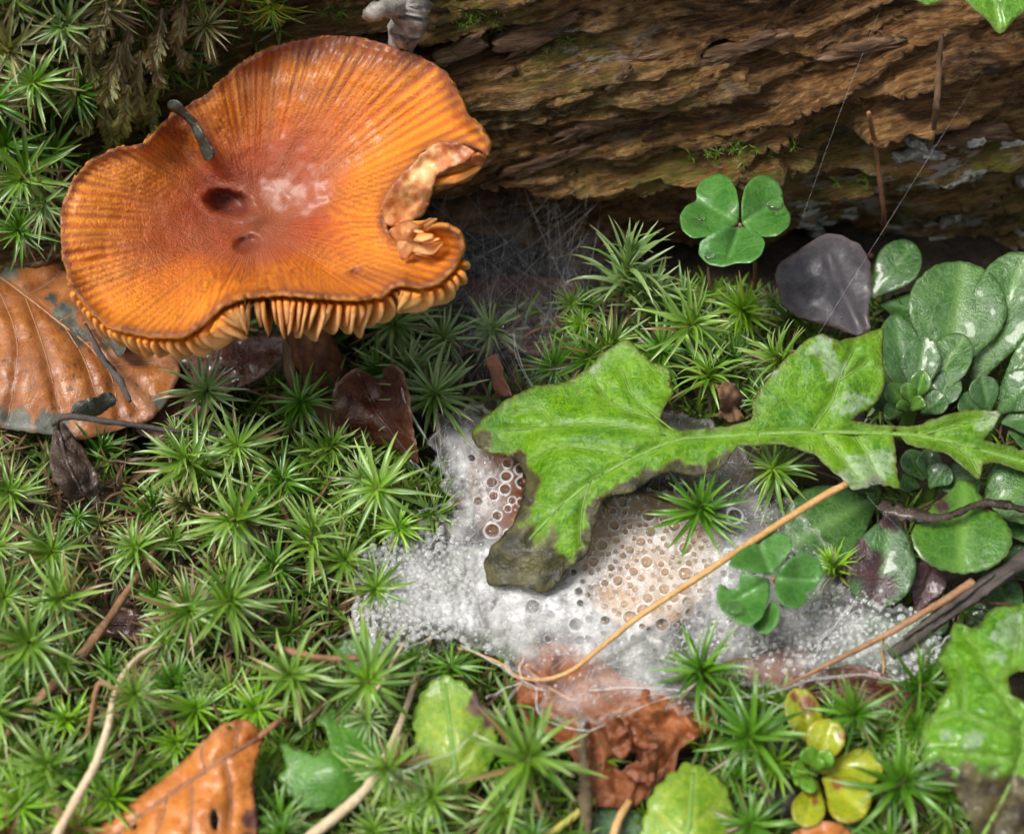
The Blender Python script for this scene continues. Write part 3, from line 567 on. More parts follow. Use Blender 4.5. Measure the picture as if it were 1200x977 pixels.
# gills: one plate each, hung square to the cap's underside
def cap_n(P):
    e_ = 3.0; a = at(P, capz(P)); b = at(P+(e_, 0), capz(P+(e_, 0))); c = at(P+(0, e_), capz(P+(0, e_))); n = np.cross(c-a, b-a); n /= np.linalg.norm(n, axis=1)[:,None]; n[n[:,2] < 0] *= -1; return a, n
Od = dense(rim[:,:2], 1.0, 0); L = np.cumsum(np.linalg.norm(Od-np.roll(Od, 1, 0), axis=1)); ng = 172; rs = np.random.RandomState(11)
for k in range(ng):
    i = np.searchsorted(L, (k+.5+rs.uniform(-.18, .18))*L[-1]/ng) % len(Od); p = Od[i]
    if 440 < p[0] < 505 and 175 < p[1] < 300: continue                    # torn notch: gills missing
    front = p[1] > 335 or (p[0] > 450 and p[1] > 300)
    s0 = (.38 if p[0] < 230 else .22) if k % 2 == 0 else .55+.1*rs.rand()
    sv = np.concatenate([np.linspace(s0, .86, 9), [.90, .94, .965, .985, .998]]); q = CPX+(p-CPX)*sv[:,None]
    a, n = cap_n(q); a = a-n*(.13+np.clip(capz(q)-cap_height(q), 0, 1))[:,None]
    hmax = (.38+.12*rs.rand()+.22*math.exp(-((p[0]-350)/85)**2)*front)*(1.0 if k % 2 == 0 else .8)
    if p[1] < 250: hmax *= .3; q = CPX+(p-CPX)*(sv*.96)[:,None]; a, n = cap_n(q); a = a-n*(.15+np.clip(capz(q)-cap_height(q), 0, 1)*1.3)[:,None]
    elif not front: hmax *= .4; q = CPX+(p-CPX)*(sv*.955)[:,None]; a, n = cap_n(q); a = a-n*(.13+np.clip(capz(q)-cap_height(q), 0, 1)*1.3)[:,None]
    prof = np.interp(sv, [s0, s0+.15, .86, .93, .965, .985, 1.0], [.25, .8, 1.0, .92, .72, .5, .22])*hmax
    t = a[-1]-a[0]; side = np.cross(t, n[-1]); side /= np.linalg.norm(side)
    wt = .034*(1+.3*rs.uniform(-1, 1)); rows = []; lean = rs.uniform(-.08, .08)
    for (u, wid) in ((0, .8), (.35, 1.0), (.8, .75), (1.0, .2)):
        for sg in (-1, 1): rows.append(a-n*(prof*u)[:,None]+np.outer(np.ones(len(sv)), side)*(sg*wt*wid+lean*u*.5)+side*(.012*np.sin(np.arange(len(sv))*1.7+k))[:,None]*u)
    Vg = np.array(rows)                                                    # (8, n, 3)
    order = [0, 2, 4, 6, 7, 5, 3, 1]; ns = len(sv); Vf = Vg[order].reshape(-1, 3); Ff = []
    for j in range(8):
        j2 = (j+1) % 8
        for x in range(ns-1): Ff.append((j*ns+x, j2*ns+x, j2*ns+x+1, j*ns+x+1))
    e1 = [j*ns+ns-1 for j in range(8)]; Ff2 = [(e1[0], e1[1], e1[6], e1[7]), (e1[1], e1[2], e1[5], e1[6]), (e1[2], e1[3], e1[4], e1[5])]
    lip = np.repeat(np.array([0, .35, .8, 1, 1, .8, .35, 0.]), ns)
    obj('gill', Vf, np.array(Ff+Ff2), M['gill'], mush, {'lip': lip})
# stem
sb = at1(400, 480, 0.0); sb[2] = -.3; st_ = at1(312, 290, 2.72)
V, F = tube(smooth_path([sb, sb*.65+st_*.35+np.array([.08, -.1, .05]), sb*.3+st_*.7, st_], 26), np.interp(np.linspace(0, 1, 26), [0, .25, .6, .85, 1], [.50, .40, .36, .42, .7]), 20, .18)
obj('stem', V, fixf(F), M['stem'], mush)
# torn, rolled flesh along the broken edge
flaps = [([(447,246),(452,228),(468,208),(486,190),(500,174),(516,167),(540,169),(556,178),(548,190),(530,196),(512,205),(507,222),(504,240),(494,255),(478,262),(462,268),(450,264)], [(450,250,4.05),(490,195,4.65),(540,172,5.05),(505,230,4.25),(480,260,3.95),(530,195,4.8),(475,225,4.5)], 'torn_flap'),
         ([(508,224),(512,206),(530,197),(548,190),(558,180),(570,186),(564,200),(550,212),(528,220),(514,226)], [(510,222,4.1),(540,195,4.65),(566,188,4.95),(545,212,4.2)], 'torn_flap'),
         ([(462,284),(455,272),(466,262),(480,258),(492,264),(498,272),(490,284),(476,288)], [(462,280,4.15),(478,260,4.55),(495,272,4.45),(480,287,4.2),(478,272,4.65)], 'curled_flap'),
         ([(464,286),(478,280),(494,284),(488,296),(472,306),(468,298)], [(465,287,4.25),(490,286,4.3),(470,304,4.05)], 'curled_flap')]
for k, (pl, hz, nm) in enumerate(flaps):
    V, F, A = sheet(pl, hz, step=3, thick=.09, jit=1.4, wob=.05, wfreq=3.0, seed=60+k, dn=5, cup=.05); obj(nm, V, F, M['flesh'], capo, A)
# strip of grey-green leaf stuck across the cap
P = [(197,122,.16),(206,127,.18),(219,140,.14),(229,158,.13),(236,172,.12),(243,184,.12)]
V, F, A = sheet([(197,118),(208,118),(219,130),(230,141),(236,153),(244,168),(252,178),(247,188),(240,190),(236,181),(231,165),(225,151),(214,138),(204,132),(196,127)], [(a, b, cap_height(np.array([(a, b)], float))[0]+c*.8) for a, b, c in P]+[(250,180,cap_height(np.array([(250., 180.)]))[0]+.1)], step=3, thick=.04, jit=1.0, wob=.05, wfreq=4, seed=77)
obj('leaf_strip', V, F, M['frag_green'], None, A, label='narrow twisted grey-green leaf strip stuck across the orange mushroom cap', cat='leaf strip')
# ---------------------------------------------------------------- leaves
def leaf(name, mat, poly, hz, label, cat, mid=None, sides=(), midmat=None, midr=(.05, .02), stalk=None, group=None, sider=None, bladename='blade', **kw):
    V, F, A = sheet(poly, hz, veins=([mid] if mid else [])+list(sides), **kw)
    root = thing(name, (V[:,0].mean(), V[:,1].mean(), V[:,2].min()), label, cat, group)
    obj(bladename, V, F, mat, root, A); zf = TPS(hz); vd = kw.get('vdepth', .03)
    mr = root
    if mid: mr = vein_tubes(root, [mid], hz, midmat or mat, midr, -vd*1.0, 'midrib', **kw)
    if sider: vein_tubes(mr, sides, hz, midmat or mat, sider, -vd*.9, 'side_vein', **kw)
    if stalk: tube_obj('stalk', pxpath(stalk), midr, midmat or mat, parent=root)
    return root
# the long toothed green leaf lying over the web
GL = [(552,510),(560,495),(590,470),(625,452),(665,447),(690,430),(710,410),(735,396),(748,408),(760,422),(785,432),(786,452),(790,462),(780,475),(772,490),(778,499),(800,504),(850,500),(884,491),(881,470),(895,450),(920,420),(948,396),(962,391),(985,400),(1037,383),(1034,420),(1039,447),(1028,470),(1008,486),(995,493),(1050,499),(1075,499),(1092,491),(1130,480),(1176,482),(1166,500),(1151,515),(1180,522),(1215,530),(1250,545),(1248,565),(1200,553),(1165,541),(1152,545),(1148,563),(1130,548),(1108,531),(1062,521),(1047,503),
      (1050,526),(1052,558),(1057,574),(1030,566),(1000,575),(990,562),(974,553),(960,536),(938,526),(915,521),(880,521),(862,524),(855,538),(843,551),(815,560),(790,551),(762,561),(740,578),(711,581),(700,600),(695,625),(690,650),(668,664),(655,682),(640,696),(620,690),(600,686),(571,686),(567,660),(576,640),(600,615),(610,590),(617,560),(609,541),(590,533),(573,532),(558,523)]
GH = [(552,510,1.25),(600,475,1.75),(665,447,1.9),(735,396,2.3),(786,455,2.1),(700,520,2.05),(640,560,1.75),(605,545,1.35),(690,640,1.35),(620,690,.95),(569,680,.85),(590,640,1.2),(780,515,2.1),(790,550,1.9),(860,508,2.05),(950,508,2.05),(960,391,2.75),(1037,383,2.6),(900,450,2.35),(990,450,2.35),(1000,495,2.05),(1030,566,1.9),(1000,575,1.95),(1080,512,1.95),(1176,482,2.1),(1148,563,1.7),(1250,555,1.5)]
GM = [(1250,552),(1200,541),(1100,514),(1040,508),(960,506),(900,508),(850,511),(800,514),(770,524),(735,540),(690,566),(655,596),(620,632)]
GS = [[(790,505),(765,485),(740,462),(728,430)],[(765,490),(720,474),(700,450)],[(780,510),(730,500),(690,497),(640,500),(590,505)],[(650,499),(630,480),(600,485)],[(740,536),(690,525),(650,524),(620,540)],[(690,566),(682,600),(680,640)],[(655,596),(625,590)],
      [(950,506),(975,470),(985,440),(1000,410)],[(985,440),(960,420)],[(985,445),(1015,425)],[(1000,507),(1015,530),(1030,560)],[(960,507),(985,535),(1005,560)],[(1080,510),(1120,498),(1160,490)],[(1110,517),(1135,535),(1147,556)]]
leaf('toothed_leaf', M['green'], GL, GH, 'long toothed bright green leaf with blackened rotting tip draped over the white web', 'leaf', GM, GS, M["stalk_green"], (.055, .022), sider=(.016, .007), step=3.6, jit=1.6, wob=.05, wfreq=1.6, vdepth=.07, vw=6.0, thick=.03, seed=21, dn=3.5,
     pale=[(1020,552,30),(1000,566,20),(1035,535,14),(975,430,16),(960,404,14),(1000,470,16),(985,478,12),(905,432,8),(1165,492,16),(1150,500,10),(700,432,7)],  # spots where wet sheen is painted on the blade
     decay=[(598,668,60),(640,684,40),(576,662,24),(562,518,13),(566,512,10),(1025,572,12)]+[(x, y, 15) for x, y in [(606,546),(615,562),(613,580),(606,602),(594,620),(582,640)]]+[(x, y, r) for x, y, r in [(688,655,15),(696,630,15),(702,606,15),(716,588,17),(740,580,19),(765,564,15),(790,554,14),(815,558,16),(838,553,14),(852,540,11)]])
# bright wet leaf, its lower end rotted brown
leaf('jagged_leaf', M['green_wet'], [(1120,726),(1135,735),(1150,732),(1156,716),(1167,711),(1200,706),(1250,700),(1300,760),(1310,880),(1280,1010),(1150,1010),(1138,960),(1124,932),(1090,908),(1077,884),(1080,862),(1088,838),(1100,820),(1112,806),(1107,790),(1099,772),(1108,757),(1114,742)],
     [(1100,770,1.75),(1080,870,1.75),(1170,712,1.85),(1190,800,2.1),(1250,700,1.8),(1300,880,1.6),(1150,900,1.8),(1138,960,1.4),(1220,1000,1.3),(1120,840,2.0)], 'glossy wet jagged green leaf with brown rotted lower end and a hole', 'leaf',
     [(1140,1000),(1180,925),(1200,860),(1165,800),(1150,770),(1130,740)], [[(1200,860),(1160,850),(1120,835),(1090,850)],[(1205,845),(1240,800),(1260,740)],[(1165,800),(1190,770),(1195,730)],[(1190,890),(1150,885),(1105,880)],[(1130,836),(1130,800),(1120,770)]], M['stalk_green'], (.03, .015), sider=(.016, .008),
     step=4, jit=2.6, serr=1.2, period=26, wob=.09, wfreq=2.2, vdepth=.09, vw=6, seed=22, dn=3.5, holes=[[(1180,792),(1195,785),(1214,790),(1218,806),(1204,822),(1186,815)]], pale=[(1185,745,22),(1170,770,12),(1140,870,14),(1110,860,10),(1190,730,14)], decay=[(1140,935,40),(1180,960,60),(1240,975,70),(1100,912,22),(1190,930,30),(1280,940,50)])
leaf('jagged_leaf', M['green_wet'], [(1062,-6),(1078,2),(1086,9),(1096,4),(1110,-2),(1134,2),(1140,11),(1158,24),(1172,43),(1184,28),(1203,12),(1230,-6),(1250,-60),(1080,-60)], [(1070,0,6.4),(1172,40,6.1),(1230,0,6.4),(1080,-50,6.7),(1250,-60,6.7)], 'small bright green serrated leaf tip poking out in front of the log', 'leaf',
     [(1150,-60),(1165,0),(1172,36)], [], M['stalk_green'], (.04, .015), step=5, jit=.8, wob=.04, vdepth=.04, seed=23, dn=3)
# fallen beech leaves
leaf('beech_leaf', M['beech'], [(-90,300),(-40,270),(0,272),(30,284),(72,306),(88,338),(120,372),(160,398),(204,412),(212,440),(196,470),(178,492),(150,500),(122,508),(100,516),(50,508),(0,502),(-60,500),(-100,400)],
     [(0,275,1.7),(-90,350,1.5),(75,310,1.65),(200,415,1.3),(210,445,1.1),(110,410,1.45),(0,340,1.75),(40,430,1.6),(0,500,1.1),(100,515,.95),(160,495,.95),(-80,490,1.2)], 'large brown fallen beech leaf with dark mould patches beside the mushroom', 'leaf', [(-60,285),(4,327),(60,370),(107,408),(135,440),(158,478)],
     [[(-10,320),(20,400),(10,490)],[(30,348),(52,410),(70,480)],[(74,380),(98,420),(116,472)],[(107,408),(130,440),(140,490)],[(30,346),(60,330),(74,312)],[(70,376),(100,362),(112,368)],[(100,402),(140,400),(160,402)],[(125,428),(170,425),(205,430)],[(-40,300),(-30,380),(-40,490)]],
     M['beech_vein'], (.032, .015), step=5, wob=.06, wfreq=1.2, vdepth=.05, vw=6, thick=.03, seed=31, jit=1.4, sider=(.014, .008), dn=6, decay=[(8,312,18),(28,300,13),(75,372,15),(92,392,12),(60,348,9),(20,497,20),(60,502,22),(-20,495,26),(185,470,9),(128,400,8)])
leaf('beech_leaf', M['darkbrown'], [(136,402),(180,398),(228,408),(222,450),(206,500),(190,520),(160,506),(150,470)], [(136,402,.85),(228,408,.8),(206,500,.6),(160,506,.7),(185,450,.9)], 'dark brown leaf piece tucked under the big beech leaf', 'leaf', [(215,412),(190,450),(170,505)], [], step=5, wob=.08, wfreq=2, seed=32)
leaf('fallen_leaf', M['darkbrown'], [(196,430),(216,408),(262,396),(300,392),(338,392),(334,418),(300,445),(262,462),(232,490),(205,496)], [(216,410,1.0),(338,395,1.3),(300,440,.9),(210,490,.6)], 'dark reddish-brown curved leaf lying in shade below the mushroom gills', 'leaf', [(205,490),(260,440),(330,400)], [], step=5, wob=.08, wfreq=2, seed=33)
leaf('curled_leaf', M['darkbrown'], [(388,470),(392,450),(404,440),(421,431),(436,440),(450,446),(448,432),(462,427),(473,436),(480,465),(484,500),(492,545),(478,538),(455,522),(430,524),(408,512),(394,495)],
     [(390,470,1.3),(420,432,1.75),(450,445,1.25),(465,428,1.95),(482,470,1.75),(490,542,.7),(440,490,1.0),(430,520,.5),(398,495,.9),(465,500,1.05)], 'dark glossy brown curled leaf at the foot of the mushroom stem', 'leaf', [(420,436),(440,480),(482,536)], [], step=4, wob=.09, wfreq=2.5, seed=34, dn=4, thick=.04)
leaf('curled_leaf', M['debris'], [(331,394),(339,402),(346,440),(360,462),(384,474),(398,482),(408,512),(392,508),(366,494),(346,470),(334,444),(330,415)], [(333,396,1.9),(345,445,1.5),(334,444,1.35),(400,484,.95),(405,512,.8),(360,490,.85)], 'thin tan curled leaf strip standing beside the mushroom stem', 'leaf', None, [], step=4, wob=.05, wfreq=3, seed=35, thick=.035)
leaf('fallen_leaf', M['orange'], [(90,1010),(108,974),(140,950),(172,926),(202,903),(222,884),(240,865),(262,847),(283,841),(299,848),(308,864),(303,885),(298,906),(297,930),(301,956),(304,1010)], [(100,990,.9),(200,905,1.2),(285,841,1.5),(308,866,1.35),(298,930,1.15),(300,1000,1.0),(220,960,1.35),(265,880,1.55)], 'bright orange-brown fallen leaf with small holes and red stalk on the moss', 'leaf',
     [(306,862),(262,888),(215,920),(165,955),(110,1000)], [[(275,880),(278,860),(284,845)],[(240,902),(236,880),(243,866)],[(262,888),(270,920),(270,970)],[(225,914),(225,945),(222,1000)],[(195,934),(190,960),(170,1000)]], M['stalk_red'], (.045, .03), step=4.5, wob=.06, wfreq=1.8, vdepth=.05, vw=5, seed=36, dn=5, sider=(.018, .01), stalk=[(304,863,1.35),(320,850,1.5),(332,843,1.4),(338,852,1.1)],
     holes=[[(246,957),(252,945),(257,958),(254,974),(248,970)],[(266,850),(273,848),(274,854),(268,856)],[(154,966),(160,962),(161,970),(156,973)]], decay=[(298,960,16),(290,1000,25)])
rl = leaf('crumpled_leaf', M['russet'], [(604,800),(606,772),(622,754),(650,750),(685,760),(705,772),(728,790),(760,802),(800,820),(851,845),(832,858),(812,866),(796,878),(792,896),(787,926),(765,926),(752,938),(742,946),(705,946),(690,932),(684,905),(668,884),(645,862),(622,850),(607,830)],
     [(604,800,.8),(650,750,.6),(728,790,.8),(851,845,.8),(760,830,1.15),(700,850,.95),(790,925,.75),(740,945,.7),(620,845,.7),(738,880,.8),(690,920,.8)], 'crumpled russet-brown leaf with curled folds half under the white web', 'leaf', [(606,775),(660,815),(720,835),(745,860)],
     [[(720,832),(760,838),(800,868)],[(690,822),(715,860),(720,920)],[(660,812),(650,850)],[(740,850),(765,880),(785,915)]], M['beech_vein'], (.04, .02), step=3.2, crease=.17, wob=.05, wfreq=3.0, vdepth=.04, vw=4, seed=37, dn=5, thick=.03, holes=[[(722,892),(735,884),(746,882),(744,893),(732,903),(723,901)]])
for k, (pl, hz) in enumerate([([(710,842),(722,838),(735,852),(741,875),(733,890),(722,886),(712,868)], [(712,845,1.5),(735,855,1.35),(732,888,1.15),(714,870,1.3)]), ([(722,838),(745,842),(765,858),(772,876),(758,882),(745,874),(738,855)], [(724,840,1.45),(770,875,1.25),(745,875,1.1),(748,846,1.55)]),
        ([(755,880),(768,876),(772,895),(768,915),(760,925),(757,905)], [(757,882,1.45),(770,880,1.3),(762,922,1.1),(757,905,1.35)]), ([(728,905),(740,892),(757,894),(758,915),(745,918)], [(730,905,1.1),(757,896,1.3),(745,916,1.05)])]):
    V, F, A = sheet(pl, hz, step=3.2, wob=.12, wfreq=5, seed=80+k, thick=.03, jit=1.3); obj('curled_fold', V, F, M['russet'], rl, A)
leaf('shrivelled_leaf', M['blackleaf'], [(63,488),(74,496),(84,508),(96,524),(108,545),(117,568),(121,598),(110,606),(96,604),(82,588),(66,566),(57,545),(60,520),(62,505)], [(66,490,1.5),(60,530,1.25),(95,522,1.1),(80,560,1.35),(120,595,.7),(85,590,.8)], 'black shrivelled leaf hanging below the edge of the big beech leaf', 'leaf', [(66,492),(80,545),(110,600)], [], step=4, wob=.12, wfreq=3.5, seed=38, thick=.04)
for k, (pl, z, lb) in enumerate([([(79,486),(88,470),(110,466),(129,457),(138,470),(121,485),(99,493)], 1.45, 'dark grey-green curled leaf fragment lying on the big beech leaf'), ([(125,388),(142,396),(150,408),(140,420),(128,405)], 1.62, 'small grey leaf fragment at the edge of the mushroom cap')]):
    V, F, A = sheet(pl, [(pl[0][0], pl[0][1], z), (pl[2][0], pl[2][1], z+.12), (pl[4][0], pl[4][1], z-.1)], step=4, wob=.1, wfreq=3, seed=90+k); obj('leaf_fragment', V, F, M['greyfrag'], None, A, label=lb, cat='leaf fragment')
V, F, A = sheet([(567,420),(584,413),(590,440),(601,466),(590,464),(577,458),(575,438)], [(567,420,1.5),(584,413,1.6),(600,466,1.0),(577,458,.9)], step=3.5, wob=.05, seed=93); obj('leaf_fragment', V, F, M['pink'], None, A, label='small pinkish-brown pointed leaf fragment standing behind the long green leaf', cat='leaf fragment')
V, F, A = sheet([(838,455),(850,447),(862,449),(870,462),(868,480),(874,494),(856,497),(840,490),(845,472)], [(838,455,2.3),(862,449,2.5),(870,480,2.0),(840,490,1.7)], step=3.2, wob=.2, wfreq=4, seed=94); obj('leaf_fragment', V, F, M['debris'], None, A, label='dry crinkled brown leaf scrap beside the stalk of the long green leaf', cat='leaf fragment')
leaf('fallen_leaf', M['greyleaf'], [(907,322),(914,306),(940,290),(965,274),(985,275),(1008,287),(1020,304),(1022,340),(1018,365),(1021,388),(1004,394),(986,386),(960,378),(930,370),(913,350)], [(907,322,1.95),(965,274,2.4),(1020,304,2.3),(1018,365,1.75),(1004,394,1.5),(930,370,1.6)], 'smooth grey-purple fallen leaf leaning against the foot of the log', 'leaf', None, [[(1008,388),(990,350),(970,300)]], step=5, wob=.05, wfreq=1.5, seed=39, dn=5, thick=.014, vdepth=.07, vw=6, cup=.06)
leaf('fallen_leaf', M['tan'], [(668,640),(690,602),(730,580),(790,574),(838,600),(850,650),(828,700),(788,732),(730,735),(690,710)], [(668,640,.45),(760,580,.5),(850,650,.45),(760,735,.4),(760,650,.55)], 'pale tan leaf glowing through the bubbly web beneath it', 'leaf', [(690,705),(760,650),(835,610)], [], step=7, wob=.06, seed=40)
leaf('fallen_leaf', M['russet'], [(545,540),(580,520),(612,540),(620,600),(600,640),(560,620)], [(545,540,.35),(612,540,.35),(600,640,.3)], 'reddish leaf under the web below the tip of the long green leaf', 'leaf', None, [], step=7, wob=.06, seed=41)
leaf('fallen_leaf', M['darkbrown'], [(925,800),(960,785),(1000,778),(1040,790),(1066,812),(1075,840),(1050,850),(1010,838),(970,822),(930,818)], [(925,800,.7),(1000,778,.95),(1070,830,.65),(970,822,.6)], 'dark red-brown leaf at the lower rim of the web beside the yellow plant', 'leaf', [(930,808),(1000,805),(1065,835)], [], step=5, wob=.08, wfreq=2, seed=42)
leaf('fallen_leaf', M['pink'], [(868,776),(885,768),(905,765),(932,752),(948,762),(950,778),(935,796),(912,806),(890,803),(872,792)], [(868,776,.35),(940,755,.4),(925,800,.35)], 'dull pinkish leaf beneath the web under the thin straw', 'leaf', None, [], step=6, wob=.05, seed=43)
leaf('fallen_leaf', M['darkbrown'], [(105,715),(150,712),(190,722),(188,742),(150,750),(112,745)], [(105,715,.55),(190,722,.6),(150,750,.45)], 'small dark red leaf buried among brown moss stems', 'leaf', [(108,730),(188,732)], [], step=5, wob=.08, seed=44)
leaf('fallen_leaf', M['darkbrown'], [(540,330),(600,318),(680,330),(690,380),(640,420),(570,400)], [(540,330,.5),(680,330,.6),(640,420,.3)], 'dull brown leaf in the dark hollow under the log', 'leaf', None, [], step=7, wob=.15, wfreq=2, seed=45)
leaf('fallen_leaf', M['orange'], [(925,975),(950,962),(985,962),(1005,985),(980,1010),(930,1005)], [(925,975,1.0),(985,962,1.1),(960,1005,.8)], 'yellow-orange leaf scrap below the yellow succulent plant', 'leaf', None, [], step=5, wob=.1, wfreq=3, seed=46, jit=3)

# wood sorrel
def sorrel(label, leaflets, centre, foot, z, mat=M['sorrel'], extra=()):
    root = thing('wood_sorrel', at1(*foot), label, 'wood sorrel', 'wood sorrel plants')
    for k, pl in enumerate(leaflets):
        pl = np.array(pl, float); c = np.array(centre[:2], float); far = pl[np.argmax(((pl-c)**2).sum(1))]; mid = pl.mean(0)
        hz = [(*centre[:2], z)]+[(p[0], p[1], z+.10+.12*math.sin(2.1*j+k)) for j, p in enumerate(pl[1::3])]+[(*mid, z-.02)]
        V, F, A = sheet(pl, hz, step=3.5, veins=[[tuple(c), tuple(c*.3+mid*.7), tuple(mid*.4+(2*mid-c)*.6)]], vdepth=.05, vw=3, wob=.015, jit=.3, thick=.02, seed=100+k, dn=3); obj('leaflet', V, F, mat, root, A)
    tube_obj('stalk', [at1(*foot), (at1(*foot)*.4+at1(*centre[:2], z)*.6)+np.array([.1, 0, .1]), at1(*centre[:2], z-.02)], (.035, .03), M['stalk_red'], parent=root)
    return root
sorrel('three-leaflet wood sorrel with water drops standing in front of the log', [[(866,262),(855,268),(835,276),(812,280),(799,270),(796,252),(804,241),(817,235),(815,222),(824,210),(840,203),(855,208),(863,222),(866,240)], [(869,262),(869,240),(872,220),(882,208),(898,205),(912,213),(918,228),(918,239),(927,252),(925,265),(912,276),(895,278),(880,272)],
     [(867,265),(850,268),(835,273),(820,283),(818,298),(830,310),(848,313),(862,308),(880,308),(893,298),(897,283),(888,272),(875,266)]], (867,263), (885,345,.2), 3.5)
sorrel('wood sorrel leaf with a bitten edge growing up through the web beside the golden straw', [[(905,674),(893,672),(870,668),(852,662),(862,648),(874,640),(888,634),(895,624),(910,622),(927,628),(929,640),(920,655)], [(908,676),(915,665),(928,652),(945,647),(960,655),(966,672),(958,686),(950,700),(935,714),(918,710),(908,695)],
     [(903,678),(885,674),(868,670),(866,686),(856,692),(843,682),(839,700),(846,716),(862,728),(880,734),(894,722),(902,700)], [(905,700),(914,712),(912,730),(900,743),(886,740),(880,732),(896,716)]], (905,677), (912,735,.2), 1.75)
# crenate leaves in the foreground
leaf('crenate_leaf', M['crenate'], [(327,868),(340,874),(360,883),(376,884),(386,874),(386,860),(376,848),(372,836),(392,829),(415,836),(440,852),(450,878),(440,905),(425,928),(400,944),(372,951),(348,944),(338,928),(326,912),(336,895)], [(327,868,1.0),(386,870,1.1),(392,829,1.1),(450,878,.95),(400,944,.85),(340,930,.9),(390,900,1.15)], 'dark green crenate leaf with a round bite out of it', 'leaf', [(470,960),(430,915),(390,880)], [], M['stalk_green'], (.06, .03), step=4, serr=4, period=22, jit=.8, seed=51, wob=.05, thick=.05)
leaf('crenate_leaf', M['crenate_yellow'], [(484,838),(492,815),(503,800),(520,790),(540,797),(556,810),(570,828),(580,850),(584,872),(574,900),(556,916),(547,930),(552,965),(548,990),(532,990),(528,945),(514,915),(495,890),(486,865)], [(484,838,1.0),(520,790,1.3),(580,860,1.05),(535,860,1.2),(540,930,.8),(540,985,.4)], 'yellow-green crenate leaf with a brown crumpled corner on a pale stalk', 'leaf', [(540,985),(537,930),(530,870),(522,800)], [[(536,900),(560,870),(575,850)],[(532,880),(505,850)]], M['stalk_green'], (.08, .03), step=4, serr=4, period=20, jit=.8, seed=52, wob=.05, thick=.05, decay=[(568,826,20),(574,842,12)])
leaf('crenate_leaf', M['crenate_yellow'], [(745,1010),(752,968),(762,930),(782,908),(806,892),(832,900),(852,922),(862,955),(866,1010)], [(750,980,1.0),(806,892,1.1),(862,955,1.0),(808,960,1.25),(800,1010,1.0)], 'yellow-green crenate leaf beside the crumpled russet leaf', 'leaf', [(800,1010),(808,960),(812,905)], [[(805,985),(770,950)],[(808,970),(845,940)]], M['stalk_green'], (.05, .03), step=4, serr=4, period=21, jit=.8, seed=53, wob=.04, thick=.05)
leaf('small_leaf', M['sax'], [(692,968),(698,948),(728,944),(752,952),(754,985),(720,1000),(695,992)], [(692,968,.6),(752,952,.6),(720,1000,.55)], 'small dark green leaf below the crumpled russet leaf', 'leaf', None, [], step=5, seed=54)
leaf('crenate_leaf', M['sax_pale'], [(390,770),(400,752),(425,742),(450,750),(470,765),(468,785),(440,792),(405,788)], [(390,770,.65),(425,742,.7),(470,785,.6)], 'pale crenate leaf half hidden under the dewy edge of the web', 'leaf', None, [], step=4.5, serr=3, period=18, seed=55, wob=.04)
# ---------------------------------------------------------------- spoon-leaved plants on the right
def spoon(base, tip, w, full=.62, n=30):
    """outline of an obovate leaf in pixels from base to tip"""
    b, t = np.array(base, float), np.array(tip, float); d = t-b; L = np.linalg.norm(d); d /= L; s = np.array([-d[1], d[0]]); u = np.linspace(0, 1, n)
    hw = w/2*np.where(u < full, .12+.88*np.sin(np.clip(u/full, 0, 1)*math.pi/2)**1.7, np.sqrt(np.clip(1-((u-full)/(1-full))**2, 0, 1)))
    return np.vstack([b+np.outer(u*L, d)+np.outer(hw, s), (b+np.outer(u*L, d)-np.outer(hw, s))[::-1][1:-1]])
def rosette_plant(name, label, cat, foot, leaves, group=None, thick=.05, partname='leaf', seed=0):
    """leaves: (base px, tip px, width px, z base, z tip, material, decay list)"""
    root = thing(name, at1(*foot), label, cat, group)
    for k, (b, t, w, zb, zt, mt, *rest) in enumerate(leaves):
        pl = spoon(b, t, w); mid = (np.array(b)*.4+np.array(t)*.6); sd = np.array([-(t[1]-b[1]), t[0]-b[0]], float); sd /= np.linalg.norm(sd); zm = zb*.4+zt*.6+w*.0013
        hz = [(*b, zb), (*t, zt), (*mid, zm-w*.0004), (*(mid+sd*w*.4), zm+w*.0003), (*(mid-sd*w*.4), zm+w*.0003)]
        V, F, A = sheet(pl, hz, step=max(2.6, min(5, w/14)), veins=[[b, tuple(mid), (t[0]*.85+mid[0]*.15, t[1]*.85+mid[1]*.15)]], vdepth=.02, vw=max(2, w*.07), thick=thick, jit=.5, serr=rest[1] if len(rest) > 1 else 0, period=14, wob=.025, wfreq=2, seed=200+seed*17+k, decay=rest[0] if rest else (), dn=3)
        obj(partname, V, F, M[mt], root, A)
    f = at1(*foot); f0 = f.copy(); f0[2] = -.1
    tube_obj('root_stem', [f0, f0*.5+f*.5+.03, f+np.array([0, 0, .25])], (.12, .1), M['stalk_green'], n=8, parent=root)
    return root
rosette_plant('saxifrage', 'large spoon-leaved saxifrage with broad crinkled leaf behind the small rosette', 'saxifrage', (1140,445,.4), [((1108,450),(1131,306),116,1.2,2.2,'sax_pale',(),1.5), ((1140,455),(1203,296),84,1.1,2.4,'sax_pale',(),1), ((1165,470),(1245,370),40,1.2,2.2,'sax_pale'), ((1100,450),(1062,372),40,1.0,1.6,'sax')], seed=1, group='saxifrage plants')
